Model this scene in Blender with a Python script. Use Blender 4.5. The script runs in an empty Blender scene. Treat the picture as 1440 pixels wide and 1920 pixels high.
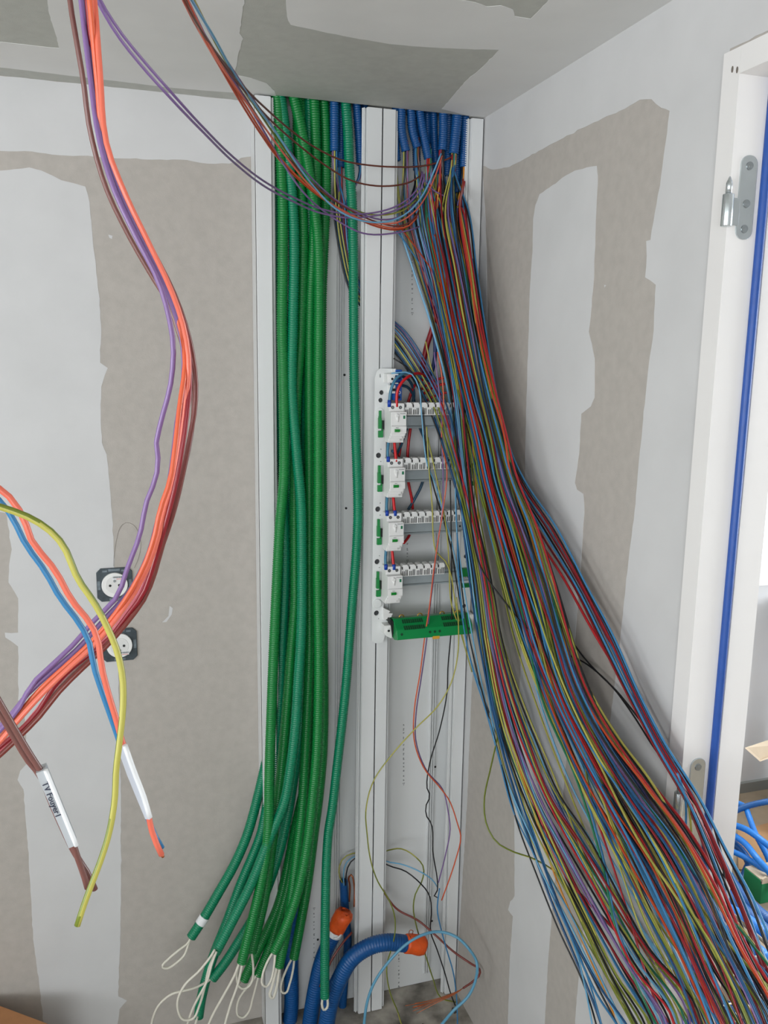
import bpy, bmesh, math, random
import numpy as np
from mathutils import Vector, Matrix

# ------------------------------------------------------------------ camera, world, lights
CH = 1.663                      # camera height above the floor
F = 1600.0                      # focal length in pixels of the 1440 x 1920 frame
R = np.array([[0.95302607, -0.04052894, 0.30016447],
              [-0.30255303, -0.17399472, 0.93711659],
              [0.01424669, -0.98391221, -0.17808366]])   # world axes (x right, y into the wall, z up)
sc = bpy.context.scene
C = sc.collection
cd = bpy.data.cameras.new('camera'); cam = bpy.data.objects.new('camera', cd); C.objects.link(cam)
m3 = np.stack([R[:, 0], -R[:, 1], -R[:, 2]], axis=1)
M = Matrix([[*m3[0], 0], [*m3[1], 0], [*m3[2], CH], [0, 0, 0, 1]])
cam.matrix_world = M
cd.sensor_fit = 'HORIZONTAL'; cd.sensor_width = 36.0; cd.lens = F / 1440 * 36.0
cd.clip_start = 0.02; cd.clip_end = 60
sc.camera = cam

w = bpy.data.worlds.new('sky'); sc.world = w; w.use_nodes = True
w.node_tree.nodes['Background'].inputs[0].default_value = (0.80, 0.90, 1.0, 1)
w.node_tree.nodes['Background'].inputs[1].default_value = 2.2

def area_light(name, loc, direction, sx, sy, power, col):
    l = bpy.data.lights.new(name, 'AREA'); l.shape = 'RECTANGLE'; l.size = sx; l.size_y = sy
    l.energy = power; l.color = col
    o = bpy.data.objects.new(name, l); C.objects.link(o); o.location = loc
    o.rotation_euler = Vector(direction).to_track_quat('-Z', 'Y').to_euler()
    return o
# daylight through one window per room, plus an added fill lamp in each
area_light('window_daylight', (-1.15, -2.34, 1.36), (0.25, 1, 0.80), 1.7, 1.2, 44, (0.98, 0.99, 1.0))
area_light('added_left_fill', (-2.20, -0.35, 1.36), (1, 0.20, 1.15), 1.5, 1.1, 50, (0.98, 0.99, 1.0))  # added fill that brightens the right wall and ceiling
area_light('next_room_daylight', (2.3, 2.45, 1.57), (-0.15, -1, -0.02), 1.38, 1.3, 46, (0.93, 0.97, 1.0))
area_light('added_next_room_fill', (3.30, 0.6, 1.5), (-1, 0.1, -0.2), 1.5, 1.3, 38, (0.95, 0.98, 1.0))  # added fill that brightens the next room from the side
sc.view_settings.view_transform = 'Standard'; sc.view_settings.look = 'None'
sc.view_settings.exposure = -0.02; sc.view_settings.gamma = 1.0
sc.view_settings.use_curve_mapping = False

random.seed(7); rng = np.random.default_rng(7)

# ------------------------------------------------------------------ helpers
def ray(px, py):
    return R @ np.array([px - 720.0, py - 960.0, F])
def U(px, py, y=None, x=None, z=None):
    """world point where the sight line of a photo pixel meets a plane"""
    r = ray(px, py)
    t = y / r[1] if y is not None else (x / r[0] if x is not None else (z - CH) / r[2])
    p = r * t
    return np.array([p[0], p[1], p[2] + CH])

def srgb(c):
    return tuple(((v / 255) / 12.92 if v / 255 <= 0.04045 else ((v / 255 + 0.055) / 1.055) ** 2.4) for v in c)
MATS = {}
def mat(name, col, rough=0.5, metal=0.0, noise=0.0, nscale=20.0, bump=0.0, bscale=200.0, spec=0.5, emit=0, dark=None, coat=0, trans=0):
    """col = sRGB 0-255 surface colour; noise = how much a procedural noise varies it"""
    if name in MATS: return MATS[name]
    m = bpy.data.materials.new(name); m.use_nodes = True
    nt = m.node_tree; b = nt.nodes['Principled BSDF']
    c = srgb(col)
    b.inputs['Base Color'].default_value = (*c, 1)
    b.inputs['Roughness'].default_value = rough; b.inputs['Metallic'].default_value = metal
    b.inputs['Specular IOR Level'].default_value = spec
    if coat: b.inputs['Coat Weight'].default_value = coat
    tc = nt.nodes.new('ShaderNodeTexCoord')
    if noise:
        n = nt.nodes.new('ShaderNodeTexNoise'); n.inputs['Scale'].default_value = nscale; n.inputs['Detail'].default_value = 6
        nt.links.new(tc.outputs['Object'], n.inputs['Vector'])
        r = nt.nodes.new('ShaderNodeValToRGB')
        d = srgb(dark) if dark else tuple(v * (1 - noise) for v in c)
        r.color_ramp.elements[0].position = 0.3; r.color_ramp.elements[1].position = 0.7
        r.color_ramp.elements[0].color = (*d, 1)
        r.color_ramp.elements[1].color = (*[min(1, v * (1 + noise * 0.35)) for v in c], 1)
        nt.links.new(n.outputs['Fac'], r.inputs['Fac']); nt.links.new(r.outputs['Color'], b.inputs['Base Color'])
    if bump:
        n2 = nt.nodes.new('ShaderNodeTexNoise'); n2.inputs['Scale'].default_value = bscale; n2.inputs['Detail'].default_value = 3
        nt.links.new(tc.outputs['Object'], n2.inputs['Vector'])
        bp = nt.nodes.new('ShaderNodeBump'); bp.inputs['Strength'].default_value = bump; bp.inputs['Distance'].default_value = 0.002
        nt.links.new(n2.outputs['Fac'], bp.inputs['Height']); nt.links.new(bp.outputs['Normal'], b.inputs['Normal'])
    MATS[name] = m
    return m

class MB:
    """collects faces, then links them as ONE mesh object"""
    def __init__(s): s.v = []; s.f = []; s.mi = []; s.n = 0; s.smooth = []
    def add(s, v, f, mi=0, smooth=False):
        v = np.asarray(v, float); s.v.append(v)
        for q in f: s.f.append(tuple(int(i) + s.n for i in q)); s.mi.append(mi if np.isscalar(mi) else 0); s.smooth.append(smooth)
        s.n += len(v); return s
    def box(s, x0, x1, y0, y1, z0, z1, mi=0):
        v = [(x, y, z) for x in (x0, x1) for y in (y0, y1) for z in (z0, z1)]
        return s.add(v, [(0, 1, 3, 2), (4, 6, 7, 5), (0, 4, 5, 1), (2, 3, 7, 6), (0, 2, 6, 4), (1, 5, 7, 3)], mi)
    def prism(s, pts, a, b, axis=1, mi=0):
        """2D outline extruded along an axis. axis 1: pts (x,z); axis 0: pts (y,z); axis 2: pts (x,y)"""
        n = len(pts); v = []
        for h in (a, b):
            for p in pts:
                v.append({0: (h, p[0], p[1]), 1: (p[0], h, p[1]), 2: (p[0], p[1], h)}[axis])
        f = [tuple(range(n)), tuple(reversed(range(n, 2 * n)))] + [(i, i + n, (i + 1) % n + n, (i + 1) % n) for i in range(n)]
        return s.add(v, f, mi)
    def tube(s, pts, r, n=8, cap=True, stripe=None):
        pts = np.asarray(pts, float); k = len(pts)
        rr = np.full(k, r) if np.isscalar(r) else np.asarray(r, float)
        ring = frames(pts, n)
        v = pts[:, None, :] + ring * rr[:, None, None]
        v = v.reshape(-1, 3)
        f = []; base = s.n
        for i in range(k - 1):
            for j in range(n):
                a = i * n + j; b = i * n + (j + 1) % n
                s.f.append((base + a, base + b, base + b + n, base + a + n))
                s.mi.append(1 if (stripe and ((j + i // 9) % n) < n * 0.4) else 0); s.smooth.append(True)
        if cap:
            s.f.append(tuple(base + j for j in reversed(range(n)))); s.mi.append(0); s.smooth.append(False)
            s.f.append(tuple(base + (k - 1) * n + j for j in range(n))); s.mi.append(0); s.smooth.append(False)
        s.v.append(v); s.n += len(v); return s
    def cyl(s, p0, p1, r, n=16, r1=None, mi=0, smooth=True):
        p0 = np.asarray(p0, float); p1 = np.asarray(p1, float)
        q = MB(); q.tube([p0, p1], [r, r if r1 is None else r1], n)
        return s.add(q.v[0], q.f, mi, smooth) if mi else s._merge(q)
    def _merge(s, q):
        for v in q.v: s.v.append(v)
        for f, m, sm in zip(q.f, q.mi, q.smooth): s.f.append(tuple(i + s.n for i in f)); s.mi.append(m); s.smooth.append(sm)
        s.n += q.n; return s

def frames(pts, n):
    t = np.gradient(pts, axis=0); t /= (np.linalg.norm(t, axis=1)[:, None] + 1e-12)
    up = np.array([0, 0, 1.0]) if abs(t[0, 2]) < 0.9 else np.array([1.0, 0, 0])
    u = np.cross(t[0], up); u /= np.linalg.norm(u)
    us = np.empty_like(pts)
    for i in range(len(pts)):
        u = u - t[i] * (u @ t[i]); u /= np.linalg.norm(u) + 1e-12; us[i] = u
    ws = np.cross(t, us)
    a = np.linspace(0, 2 * np.pi, n, endpoint=False)
    return us[:, None, :] * np.cos(a)[None, :, None] + ws[:, None, :] * np.sin(a)[None, :, None]

def spline(P, step=0.02, n=None):
    """smooth centripetal-ish Catmull-Rom through points, resampled to even spacing"""
    P = np.asarray(P, float)
    if len(P) < 3:
        L = np.linalg.norm(P[1] - P[0]); k = n or max(2, int(L / step) + 1)
        return P[0] + (P[1] - P[0]) * np.linspace(0, 1, k)[:, None]
    Q = np.vstack([2 * P[0] - P[1], P, 2 * P[-1] - P[-2]])
    out = []
    for i in range(1, len(Q) - 2):
        p0, p1, p2, p3 = Q[i - 1:i + 3]
        d1 = np.linalg.norm(p2 - p1) + 1e-9; d0 = np.linalg.norm(p1 - p0) + 1e-9; d2 = np.linalg.norm(p3 - p2) + 1e-9
        m1 = ((p1 - p0) / d0 * d1 + (p2 - p1)) * 0.5 if d0 > 0 else p2 - p1
        m2 = ((p3 - p2) / d2 * d1 + (p2 - p1)) * 0.5
        t = np.linspace(0, 1, 13)[:-1, None]
        out.append((2 * t**3 - 3 * t**2 + 1) * p1 + (t**3 - 2 * t**2 + t) * m1 + (-2 * t**3 + 3 * t**2) * p2 + (t**3 - t**2) * m2)
    out = np.vstack(out + [P[-1:]])
    s = np.concatenate([[0], np.cumsum(np.linalg.norm(np.diff(out, axis=0), axis=1))])
    k = n or max(3, int(s[-1] / step) + 1)
    q = np.linspace(0, s[-1], k)
    return np.stack([np.interp(q, s, out[:, j]) for j in range(3)], axis=1)

ORI = {}
def build(name, mb, m, parent=None, origin=None, bevel=0, label=None):
    org = np.array(ORI[parent.name]) if parent is not None else np.array(origin if origin is not None else (0, 0, 0), float)
    me = bpy.data.meshes.new(name)
    V = np.vstack(mb.v) - org
    me.from_pydata(V.tolist(), [], mb.f)
    ms = m if isinstance(m, (list, tuple)) else [m]
    for q in ms: me.materials.append(q)
    me.polygons.foreach_set('material_index', mb.mi)
    me.polygons.foreach_set('use_smooth', mb.smooth)
    me.update()
    if len(me.polygons) < 3000:
        bm = bmesh.new(); bm.from_mesh(me); bmesh.ops.recalc_face_normals(bm, faces=bm.faces); bm.to_mesh(me); bm.free()
    o = bpy.data.objects.new(name, me); C.objects.link(o)
    if parent is not None: o.parent = parent
    else: o.location = org
    ORI[o.name] = tuple(org)
    if bevel:
        b = o.modifiers.new('bevel', 'BEVEL'); b.width = bevel; b.segments = 2; b.limit_method = 'ANGLE'
    if label: o['label'] = label
    return o
def thing(name, loc, label, cat, group=None):
    o = bpy.data.objects.new(name, None); C.objects.link(o); o.location = loc; o.empty_display_size = 0.02
    ORI[o.name] = tuple(loc)
    return tag(o, label, cat, group)
def tag(o, label, cat, group=None):
    o['label'] = label; o['category'] = cat
    if group: o['group'] = group
    return o
def struct(o): o['kind'] = 'structure'; return o
def kids(o): return [c for c in bpy.data.objects if c.parent == o]
def copy_tree(o, loc=None, parent=None):
    c = o.copy(); C.objects.link(c); ORI[c.name] = ORI[o.name]
    if parent: c.parent = parent
    if loc is not None: c.location = loc; ORI[c.name] = tuple(loc)
    for ch in kids(o): copy_tree(ch, None, c)
    return c

def holed_plate(outline, holes, y0, y1):
    """flat plate in the xz plane with real holes, thickness y0..y1"""
    cu = bpy.data.curves.new('t', 'CURVE'); cu.dimensions = '2D'; cu.fill_mode = 'BOTH'; cu.extrude = abs(y1 - y0) / 2
    for lp in [outline] + holes:
        sp = cu.splines.new('POLY'); sp.points.add(len(lp) - 1); sp.use_cyclic_u = True
        for i, p in enumerate(lp): sp.points[i].co = (p[0], p[1], 0, 1)
    o = bpy.data.objects.new('t', cu); C.objects.link(o)
    me = bpy.data.meshes.new_from_object(o)
    mb = MB()
    yc = (y0 + y1) / 2
    mb.add([(v.co.x, yc - v.co.z, v.co.y) for v in me.vertices], [tuple(p.vertices) for p in me.polygons])
    bpy.data.objects.remove(o); bpy.data.curves.remove(cu); bpy.data.meshes.remove(me)
    return mb
def circle(cx, cz, r, n=16, rx=None, rot=0):
    rx = rx or r; out = []
    for i in range(n):
        a = 2 * math.pi * i / n; x = rx * math.cos(a); z = r * math.sin(a)
        out.append((cx + x * math.cos(rot) - z * math.sin(rot), cz + x * math.sin(rot) + z * math.cos(rot)))
    return out
def rrect(x0, x1, z0, z1, r, n=5):
    out = []
    for cx, cz, a0 in ((x1 - r, z1 - r, 0), (x0 + r, z1 - r, 90), (x0 + r, z0 + r, 180), (x1 - r, z0 + r, 270)):
        for i in range(n + 1):
            a = math.radians(a0 + 90 * i / n); out.append((cx + r * math.cos(a), cz + r * math.sin(a)))
    return out
def text_mesh(s, size, origin, ux, uy, depth=0.0003, name='lettering', m=None, parent=None):
    """lettering as thin real geometry; ux / uy are the writing and up directions"""
    cu = bpy.data.curves.new('t', 'FONT'); cu.body = s; cu.size = size; cu.extrude = depth; cu.align_x = 'LEFT'; cu.resolution_u = 2
    o = bpy.data.objects.new('t', cu); C.objects.link(o)
    bpy.context.view_layer.update()
    me = bpy.data.meshes.new_from_object(o)
    ux = np.array(ux, float); ux /= np.linalg.norm(ux); uy = np.array(uy, float); uy -= ux * (uy @ ux); uy /= np.linalg.norm(uy)
    uz = np.cross(ux, uy); origin = np.array(origin, float)
    mb = MB(); mb.add([origin + ux * v.co.x + uy * v.co.y + uz * v.co.z for v in me.vertices], [tuple(p.vertices) for p in me.polygons])
    bpy.data.objects.remove(o); bpy.data.curves.remove(cu); bpy.data.meshes.remove(me)
    return build(name, mb, m, parent)

# ------------------------------------------------------------------ materials
PAPER = mat('plasterboard_paper', (184, 178, 171), 0.9, noise=0.07, nscale=55, bump=0.15, bscale=500)
CPAPER = mat('ceiling_board_paper', (188, 189, 182), 0.9, noise=0.07, nscale=50, bump=0.15, bscale=500)
PUTTY = mat('joint_compound', (211, 211, 211), 0.85, noise=0.05, nscale=9, bump=0.10, bscale=60)
PVC = mat('white_trunking_plastic', (222, 224, 224), 0.42, noise=0.02, nscale=8)
PVCG = mat('trunking_gap_shadow_seal', (60, 62, 62), 0.8)
FRAME = mat('primed_door_frame', (240, 238, 236), 0.45, noise=0.03, nscale=6)
FLOORM = mat('dusty_concrete', (170, 164, 154), 0.95, noise=0.6, nscale=16, bump=0.6, bscale=60, dark=(98, 93, 86))
FLOOR2 = mat('dusty_tan_floor', (176, 158, 134), 0.9, noise=0.25, nscale=7, bump=0.2, bscale=50)
BLUEC = mat('blue_corrugated_plastic', (12, 80, 142), 0.38, noise=0.08, nscale=30)
BLUEB = mat('bright_blue_plastic', (28, 120, 205), 0.38, noise=0.08, nscale=30)
GREENC = mat('green_corrugated_plastic', (8, 126, 56), 0.33, noise=0.08, nscale=30)
TEALC = mat('teal_green_corrugated_plastic', (2, 130, 92), 0.34, noise=0.08, nscale=30)
CORD = mat('white_pull_cord', (226, 222, 208), 0.6)
ORANGET = mat('orange_tape', (236, 92, 28), 0.45, noise=0.15, nscale=60, bump=0.8, bscale=90)
CPUTTY = mat('light_boosted_ceiling_compound', (228, 228, 226), 0.85, noise=0.04, nscale=9, bump=0.08, bscale=60)  # lighter copy of the joint compound; extra ceiling light put into its colour
WHITEP = mat('white_device_plastic', (236, 236, 234), 0.35)
WHITEP2 = mat('white_chassis_plastic', (226, 229, 228), 0.45)
STEEL = mat('galvanised_rail_steel', (172, 182, 186), 0.42, 0.15, noise=0.12, nscale=25)
CHROME = mat('zinc_plated_hinge', (205, 212, 214), 0.25, 0.85, noise=0.05, nscale=30)
DARK = mat('dark_plastic', (22, 24, 25), 0.6)
SOCKF = mat('dark_grey_socket_support', (72, 82, 88), 0.4, 0.3, noise=0.35, nscale=90)
GREENP = mat('green_clip_plastic', (6, 128, 60), 0.4)
BLUEP = mat('blue_terminal_plastic', (8, 82, 170), 0.4)
BRASS = mat('brass', (214, 170, 84), 0.3, 0.8)
COPPER = mat('bare_copper', (190, 112, 76), 0.32, 0.8)
CARD = mat('brown_cardboard', (176, 124, 82), 0.9, noise=0.1, nscale=30)
CARDL = mat('beige_cardboard', (196, 178, 154), 0.9, noise=0.05, nscale=30)
TAPE = mat('white_tape', (232, 234, 236), 0.45)
INK = mat('marker_ink', (44, 48, 70), 0.6)
PRINT = mat('grey_print', (90, 92, 94), 0.7)
GREENBOX = mat('green_cardboard', (24, 132, 78), 0.7, noise=0.08, nscale=20)
GLASS = mat('window_glass', (240, 248, 250), 0.05); GLASS.node_tree.nodes['Principled BSDF'].inputs['Transmission Weight'].default_value = 1.0
SEAL = mat('blue_rubber_seal', (36, 82, 164), 0.4, noise=0.1, nscale=60)
WC = {}
for k, c in dict(blue=(56, 124, 172), red=(180, 34, 42), black=(22, 22, 26), brown=(104, 48, 32), orange=(212, 92, 56),
                 amber=(232, 150, 44), purple=(126, 98, 150), dark_blue=(28, 80, 126), sky=(112, 172, 208), rust=(178, 62, 24),
                 dark_red=(138, 22, 34), green=(28, 112, 78), lilac=(140, 132, 200), grey=(170, 160, 140), coral=(224, 110, 88),
                 maroon=(118, 52, 44), pink=(206, 96, 110), tan=(114, 74, 68)).items():
    WC[k] = mat('wire_' + k, c, 0.28, spec=0.5)
YG = [mat('wire_earth_green', (112, 124, 42), 0.34), mat("wire_earth_yellow", (178, 172, 82), 0.36)]

# ------------------------------------------------------------------ room shell
YB, XR, ZC = 1.915, 0.815, CH + 0.284 * 1.85      # back wall, right wall, ceiling
XL, YF = -2.3, -2.5
def wall(name, boxes, m, origin=(0, 0, 0)):
    mb = MB()
    for b in boxes: mb.box(*b)
    return struct(build(name, mb, m, origin=origin))
floor = wall('floor', [(XL - .1, 3.5, YF - .1, 2.65, -0.1, 0)], FLOORM)
wall_back = wall('wall_back', [(XL, XR + .1, YB, YB + .1, 0, ZC)], PAPER)
wall_left = wall('wall_left', [(XL - .1, XL, YF - .1, -1.15, 0, ZC), (XL - .1, XL, .45, YB + .1, 0, ZC), (XL - .1, XL, -1.15, .45, 0, .75), (XL - .1, XL, -1.15, .45, 2.05, ZC)], PUTTY)
YJ, YO, ZD = 1.015, 0.16, CH + 0.376               # hinge jamb, other jamb, door head
wall_right = wall('wall_right', [(XR, XR + .1, YJ + .005, YB, 0, ZC), (XR, XR + .1, YF, YO - .005, 0, ZC), (XR, XR + .1, YO - .005, YJ + .005, ZD + .005, ZC)], PAPER)
wall_front = wall('wall_front', [(XL, -2.05, YF - .1, YF, 0, ZC), (-.25, XR + .1, YF - .1, YF, 0, ZC), (-2.05, -.25, YF - .1, YF, 0, .8), (-2.05, -.25, YF - .1, YF, 2.1, ZC)], PUTTY)
hx0, hx1, hy0 = 0.335, 0.782, 1.853                 # riser hole in the ceiling above the trunking
ceiling = wall('ceiling', [(XL - .1, XR + .1, YF - .1, hy0, ZC, ZC + .08), (XL - .1, hx0, hy0, YB + .1, ZC, ZC + .08), (hx1, XR + .1, hy0, YB + .1, ZC, ZC + .08), (hx0, hx1, YB, YB + .1, ZC, ZC + .08)], CPAPER)
light_block = wall('added_riser_light_block', [(.28, .84, 1.80, 1.853, ZC + .08, ZC + .5), (.28, .84, 1.915, 2.0, ZC + .08, ZC + .5), (.28, .335, 1.80, 2.0, ZC + .08, ZC + .5), (.782, .84, 1.80, 2.0, ZC + .08, ZC + .5), (.28, .84, 1.80, 2.0, ZC + .5, ZC + .55)], mat('light_block_shade', (70, 66, 60), .9))  # unseen box added to stop sky light, coloured dark as shade
# next room
nr = wall('wall_next_room', [(XR + .1, 1.62, 2.53, 2.63, 0, 2.5), (3.0, 3.5, 2.53, 2.63, 0, 2.5), (1.62, 3.0, 2.53, 2.63, 0, .88), (1.62, 3.0, 2.53, 2.63, 2.25, 2.5),
                             (3.4, 3.5, 1.5, 2.53, 0, 2.5), (3.4, 3.5, YF, -.3, 0, 2.5), (3.4, 3.5, -.3, 1.5, 0, .7), (3.4, 3.5, -.3, 1.5, 2.2, 2.5), (XR + .1, 3.5, YF - .1, YF, 0, 2.5),
                             (XR, XR + .1, YB + .1, 2.63, 0, 2.5)], mat('white_wall', (232, 233, 234), .8, noise=.03, nscale=8))
struct(build('ceiling_next_room', MB().box(XR + .1, 3.5, YF - .1, 2.63, 2.5, 2.58), PUTTY))
struct(build('floor_next_room', MB().box(XR + .1, 3.4, YF, 2.53, 0, 0.004), FLOOR2))
struct(build('baseboard_next_room', MB().box(XR + .1, 3.4, 2.515, 2.53, 0.004, 0.045), mat('grey_skirting', (150, 152, 148), .6)))
def window(name, x0, x1, y0, y1, z0, z1, axis):
    mb = MB(); t = .05
    if axis == 'y':
        for b in ((x0, x0 + t, z0, z1), (x1 - t, x1, z0, z1), (x0, x1, z0, z0 + t), (x0, x1, z1 - t, z1), (x0 + .02, x0 + t, z0, z1)):
            mb.box(b[0], b[1], y0, y1, b[2], b[3])
    else:
        for b in ((y0, y0 + t, z0, z1), (y1 - t, y1, z0, z1), (y0, y1, z0, z0 + t), (y0, y1, z1 - t, z1)):
            mb.box(x0, x1, b[0], b[1], b[2], b[3])
    return struct(build(name, mb, FRAME))
w1 = window('window_1', -2.05, -.25, YF - .08, YF - .03, .8, 2.1, 'y')
w4 = window('added_window_4', XL - .08, XL - .03, -1.15, .45, .75, 2.05, 'x')  # unseen opening added for the left fill lamp
w2 = window('window_2', 1.62, 3.0, 2.56, 2.61, .88, 2.25, 'y')
build('window_sill', MB().box(1.58, 3.04, 2.46, 2.60, .86, .885), FRAME, w2, bevel=.004)
w3 = window('added_window_3', 3.42, 3.47, -.3, 1.5, .7, 2.2, 'x')  # unseen opening added for the side fill of the next room

# joint compound coats: outlines taken where they lie on each plane
def ragged(pts, amp=0.0006, step=0.012):
    out = []
    for i in range(len(pts)):
        a = np.array(pts[i]); b = np.array(pts[(i + 1) % len(pts)]); L = np.linalg.norm(b - a)
        k = max(1, int(L / step))
        nrm = np.array([-(b - a)[1], (b - a)[0]]) / (L + 1e-9)
        for j in range(k):
            out.append(tuple(a + (b - a) * j / k + nrm * (rng.normal() * amp if j else 0)))
    return out
def coat(parent, plane, val, px, th, m=PUTTY, extra=None, name='joint_compound'):
    pts = []
    for p in px:
        if len(p) == 3: pts.append(p[:2]); continue          # already in plane coordinates
        q = U(*p, **{plane: val})
        if p[1] >= 1925: q[2] = 0
        pts.append({'y': (q[0], q[2]), 'x': (q[1], q[2]), 'z': (q[0], q[1])}[plane])
    pts = ragged(pts)
    if plane == 'y': mb = MB().prism(pts, val - th, val + .0005, 1)
    elif plane == 'x': mb = MB().prism(pts, val - th, val + .0005, 0)
    else: mb = MB().prism(pts, val - th, val + .0005, 2)
    return build(name, mb, m, parent)
# back wall: tall filled joint and the filled top band
coat(wall_back, 'y', YB, [(-60, 318), (0, 320), (55, 314), (78, 320), (100, 330), (115, 338), (140, 344), (160, 350), (168, 380), (174, 450), (180, 500), (187, 560), (190, 620),
      (188, 680), (202, 690), (196, 705), (190, 725), (189, 780), (191, 830), (200, 852), (205, 900), (210, 960), (214, 1040), (214, 1120), (222, 1240), (224, 1380), (227, 1500), (227, 1650),
      (226, 1750), (222, 1868), (238, 1876), (224, 1892), (214, 1925), (86, 1925), (74, 1850), (62, 1760), (58, 1680), (52, 1580), (44, 1480), (33, 1462), (38, 1445), (52, 1430), (45, 1330),
      (34, 1312), (34, 1212), (10, 1195), (9, 1186), (34, 1186), (34, 1122), (16, 1092), (17, 1060), (22, 1030), (12, 962), (-60, 950)], .00045)
coat(wall_back, 'y', YB, [(XL, ZC, 0), (-60, 278), (0, 283), (60, 284), (98, 290), (150, 292), (220, 297), (300, 299), (350, 300), (390, 307), (430, 307), (452, 296), (476, 293), (XR, CH + .4, 0), (XR, ZC, 0)], .00045)
coat(wall_back, 'y', YB, [(500, 1760), (560, 1700), (560, 1930), (492, 1930)], .00045)
# the right wall
coat(wall_right, 'x', XR, [(1012, 364), (1030, 352), (1055, 333), (1078, 320), (1100, 314), (1119, 311), (1121, 330), (1118, 400), (1114, 520), (1107, 600), (1104, 622), (1110, 645), (1115, 672), (1115, 745),
      (1108, 762), (1090, 776), (1086, 850), (1078, 905), (1082, 918), (1094, 926), (1096, 960), (1088, 1080), (1080, 1180), (1072, 1300), (1062, 1420), (1050, 1560), (1036, 1700), (1028, 1800), (1020, 1925),
      (954, 1925), (956, 1800), (962, 1718), (953, 1706), (957, 1690), (965, 1680), (965, 1500), (972, 1350), (980, 1180), (984, 1000), (985, 850), (989, 700), (993, 560), (999, 460), (1000, 410), (1004, 385)], .00045)
coat(wall_right, 'x', XR, [(YB + .01, ZC + .01, 0), (YB + .01, 0, 0), (YB - .06, 0, 0), (876, 1500), (884, 1300), (897, 1080), (912, 900), (914, 700), (913, 500), (911, 420), (905, 330), (906, 311), (925, 318), (955, 313), (975, 303),
      (1010, 283), (1050, 262), (1090, 241), (1130, 222), (1172, 204), (1200, 187), (1222, 186), (1240, 202), (1256, 208), (1248, 270), (1240, 330), (1228, 400), (1220, 450), (1212, 452), (1213, 480), (1210, 520),
      (1230, 534), (1226, 620), (1215, 700), (1205, 800), (1197, 880), (1190, 960), (1178, 1060), (1165, 1180), (1152, 1290), (1138, 1400), (1122, 1520), (1104, 1650), (1088, 1800), (1072, 1925),
      (1.2, 0, 0), (YJ + .03, 0, 0), (YJ + .03, ZD + .04, 0), (YO, ZD + .04, 0), (-.6, ZD + .04, 0), (-.6, ZC + .01, 0)], .00045)
coat(wall_right, 'x', XR, [(-.6, ZC, 0), (-.6, 0, 0), (YF, 0, 0), (YF, ZC, 0)], .00045)
# ceiling: compound everywhere except the bare board that shows
# (outline walks round the frame so the two bare zones stay open)
coat(ceiling, 'z', ZC, [(XL, YF, 0), (XL, .7, 0), (-300, 60), (0, 78), (60, 85), (111, 90), (103, 60), (92, 25), (85, -20), (60, -120), (XL + .3, .3, 0), (-.9, .3, 0), (-.1, .75, 0), (462, -90), (458, 0), (449, 62), (456, 72), (447, 100), (440, 140), (470, 146), (500, 156), (515, 170), (518, 180),
      (330, 165), (0, 126), (-200, 110), (XL, YB, 0), (XL, YB + .0, 0), (XL - .05, YB, 0), (XL - .05, YF, 0)], .00045, CPUTTY)
coat(ceiling, 'z', ZC, [(535, -60), (536, 0), (538, 30), (545, 46), (600, 58), (660, 70), (730, 82), (800, 88), (860, 91), (936, 93), (905, 125), (870, 155), (845, 185), (828, 204), (900, 222), (XR + .01, 1.9, 0), (XR + .01, -.6, 0), (.55, -.6, 0), (1060, -60),
      (1025, 5), (995, 35), (965, 30), (962, 18), (940, 10), (912, 12), (890, 4), (855, -2), (840, -60), (700, -80)], .00045, CPUTTY)

# ------------------------------------------------------------------ door frame on the right wall
px0 = XR - .006
mb = MB()
Lp = [(px0, YJ), (.900, YJ), (.900, YJ + .010), (px0 + .005, YJ + .010), (px0 + .005, YJ + .034), (px0, YJ + .034)]
mb.prism(Lp, 0, ZD + .034, 2)
mb.prism([(x_, YO + YJ - y_) for x_, y_ in Lp], 0, ZD + .034, 2)
mb.prism([(px0, ZD), (px0, ZD + .034), (px0 + .005, ZD + .034), (px0 + .005, ZD + .010), (.900, ZD + .010), (.900, ZD)], YO + .0002, YJ - .0002, 1)
mb.v[-1] = np.array([(p[0], p[1], p[2]) for p in mb.v[-1]])
door = struct(build('door_1', mb, FRAME))
st = MB(); st.box(.872, .917, YJ - .004, YJ + .02, 0, ZD - .0); st.box(.872, .917, YO - .02, YO + .004, 0, ZD); st.box(.872, .917, YO + .0042, YJ - .0042, ZD - .004, ZD + .012)
build('door_stop', st, FRAME, door)
sm = MB()
sm.tube(spline([(.863, YJ - .003, 0.0), (.863, YJ - .003, ZD - .004)], .1), .0062, 10)
sm.tube(spline([(.863, YO + .003, 0.0), (.863, YO + .003, ZD - .004)], .1), .0062, 10)
sm.tube(spline([(.863, YO, ZD - .003), (.863, YJ, ZD - .003)], .1), .0062, 10)
build('seal_strip', sm, SEAL, door, label='blue rubber seal strip running down the jamb')
for q in ((1373, 130), (1382, 131)):
    p = U(*q, x=px0 - .0005); build('fixing_slot', MB().prism(circle(p[1], p[2], .0042, 10, .0018), px0 - .0008, px0 + .001, 0), mat('slot_grey', (120, 112, 104), .7), door)
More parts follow.
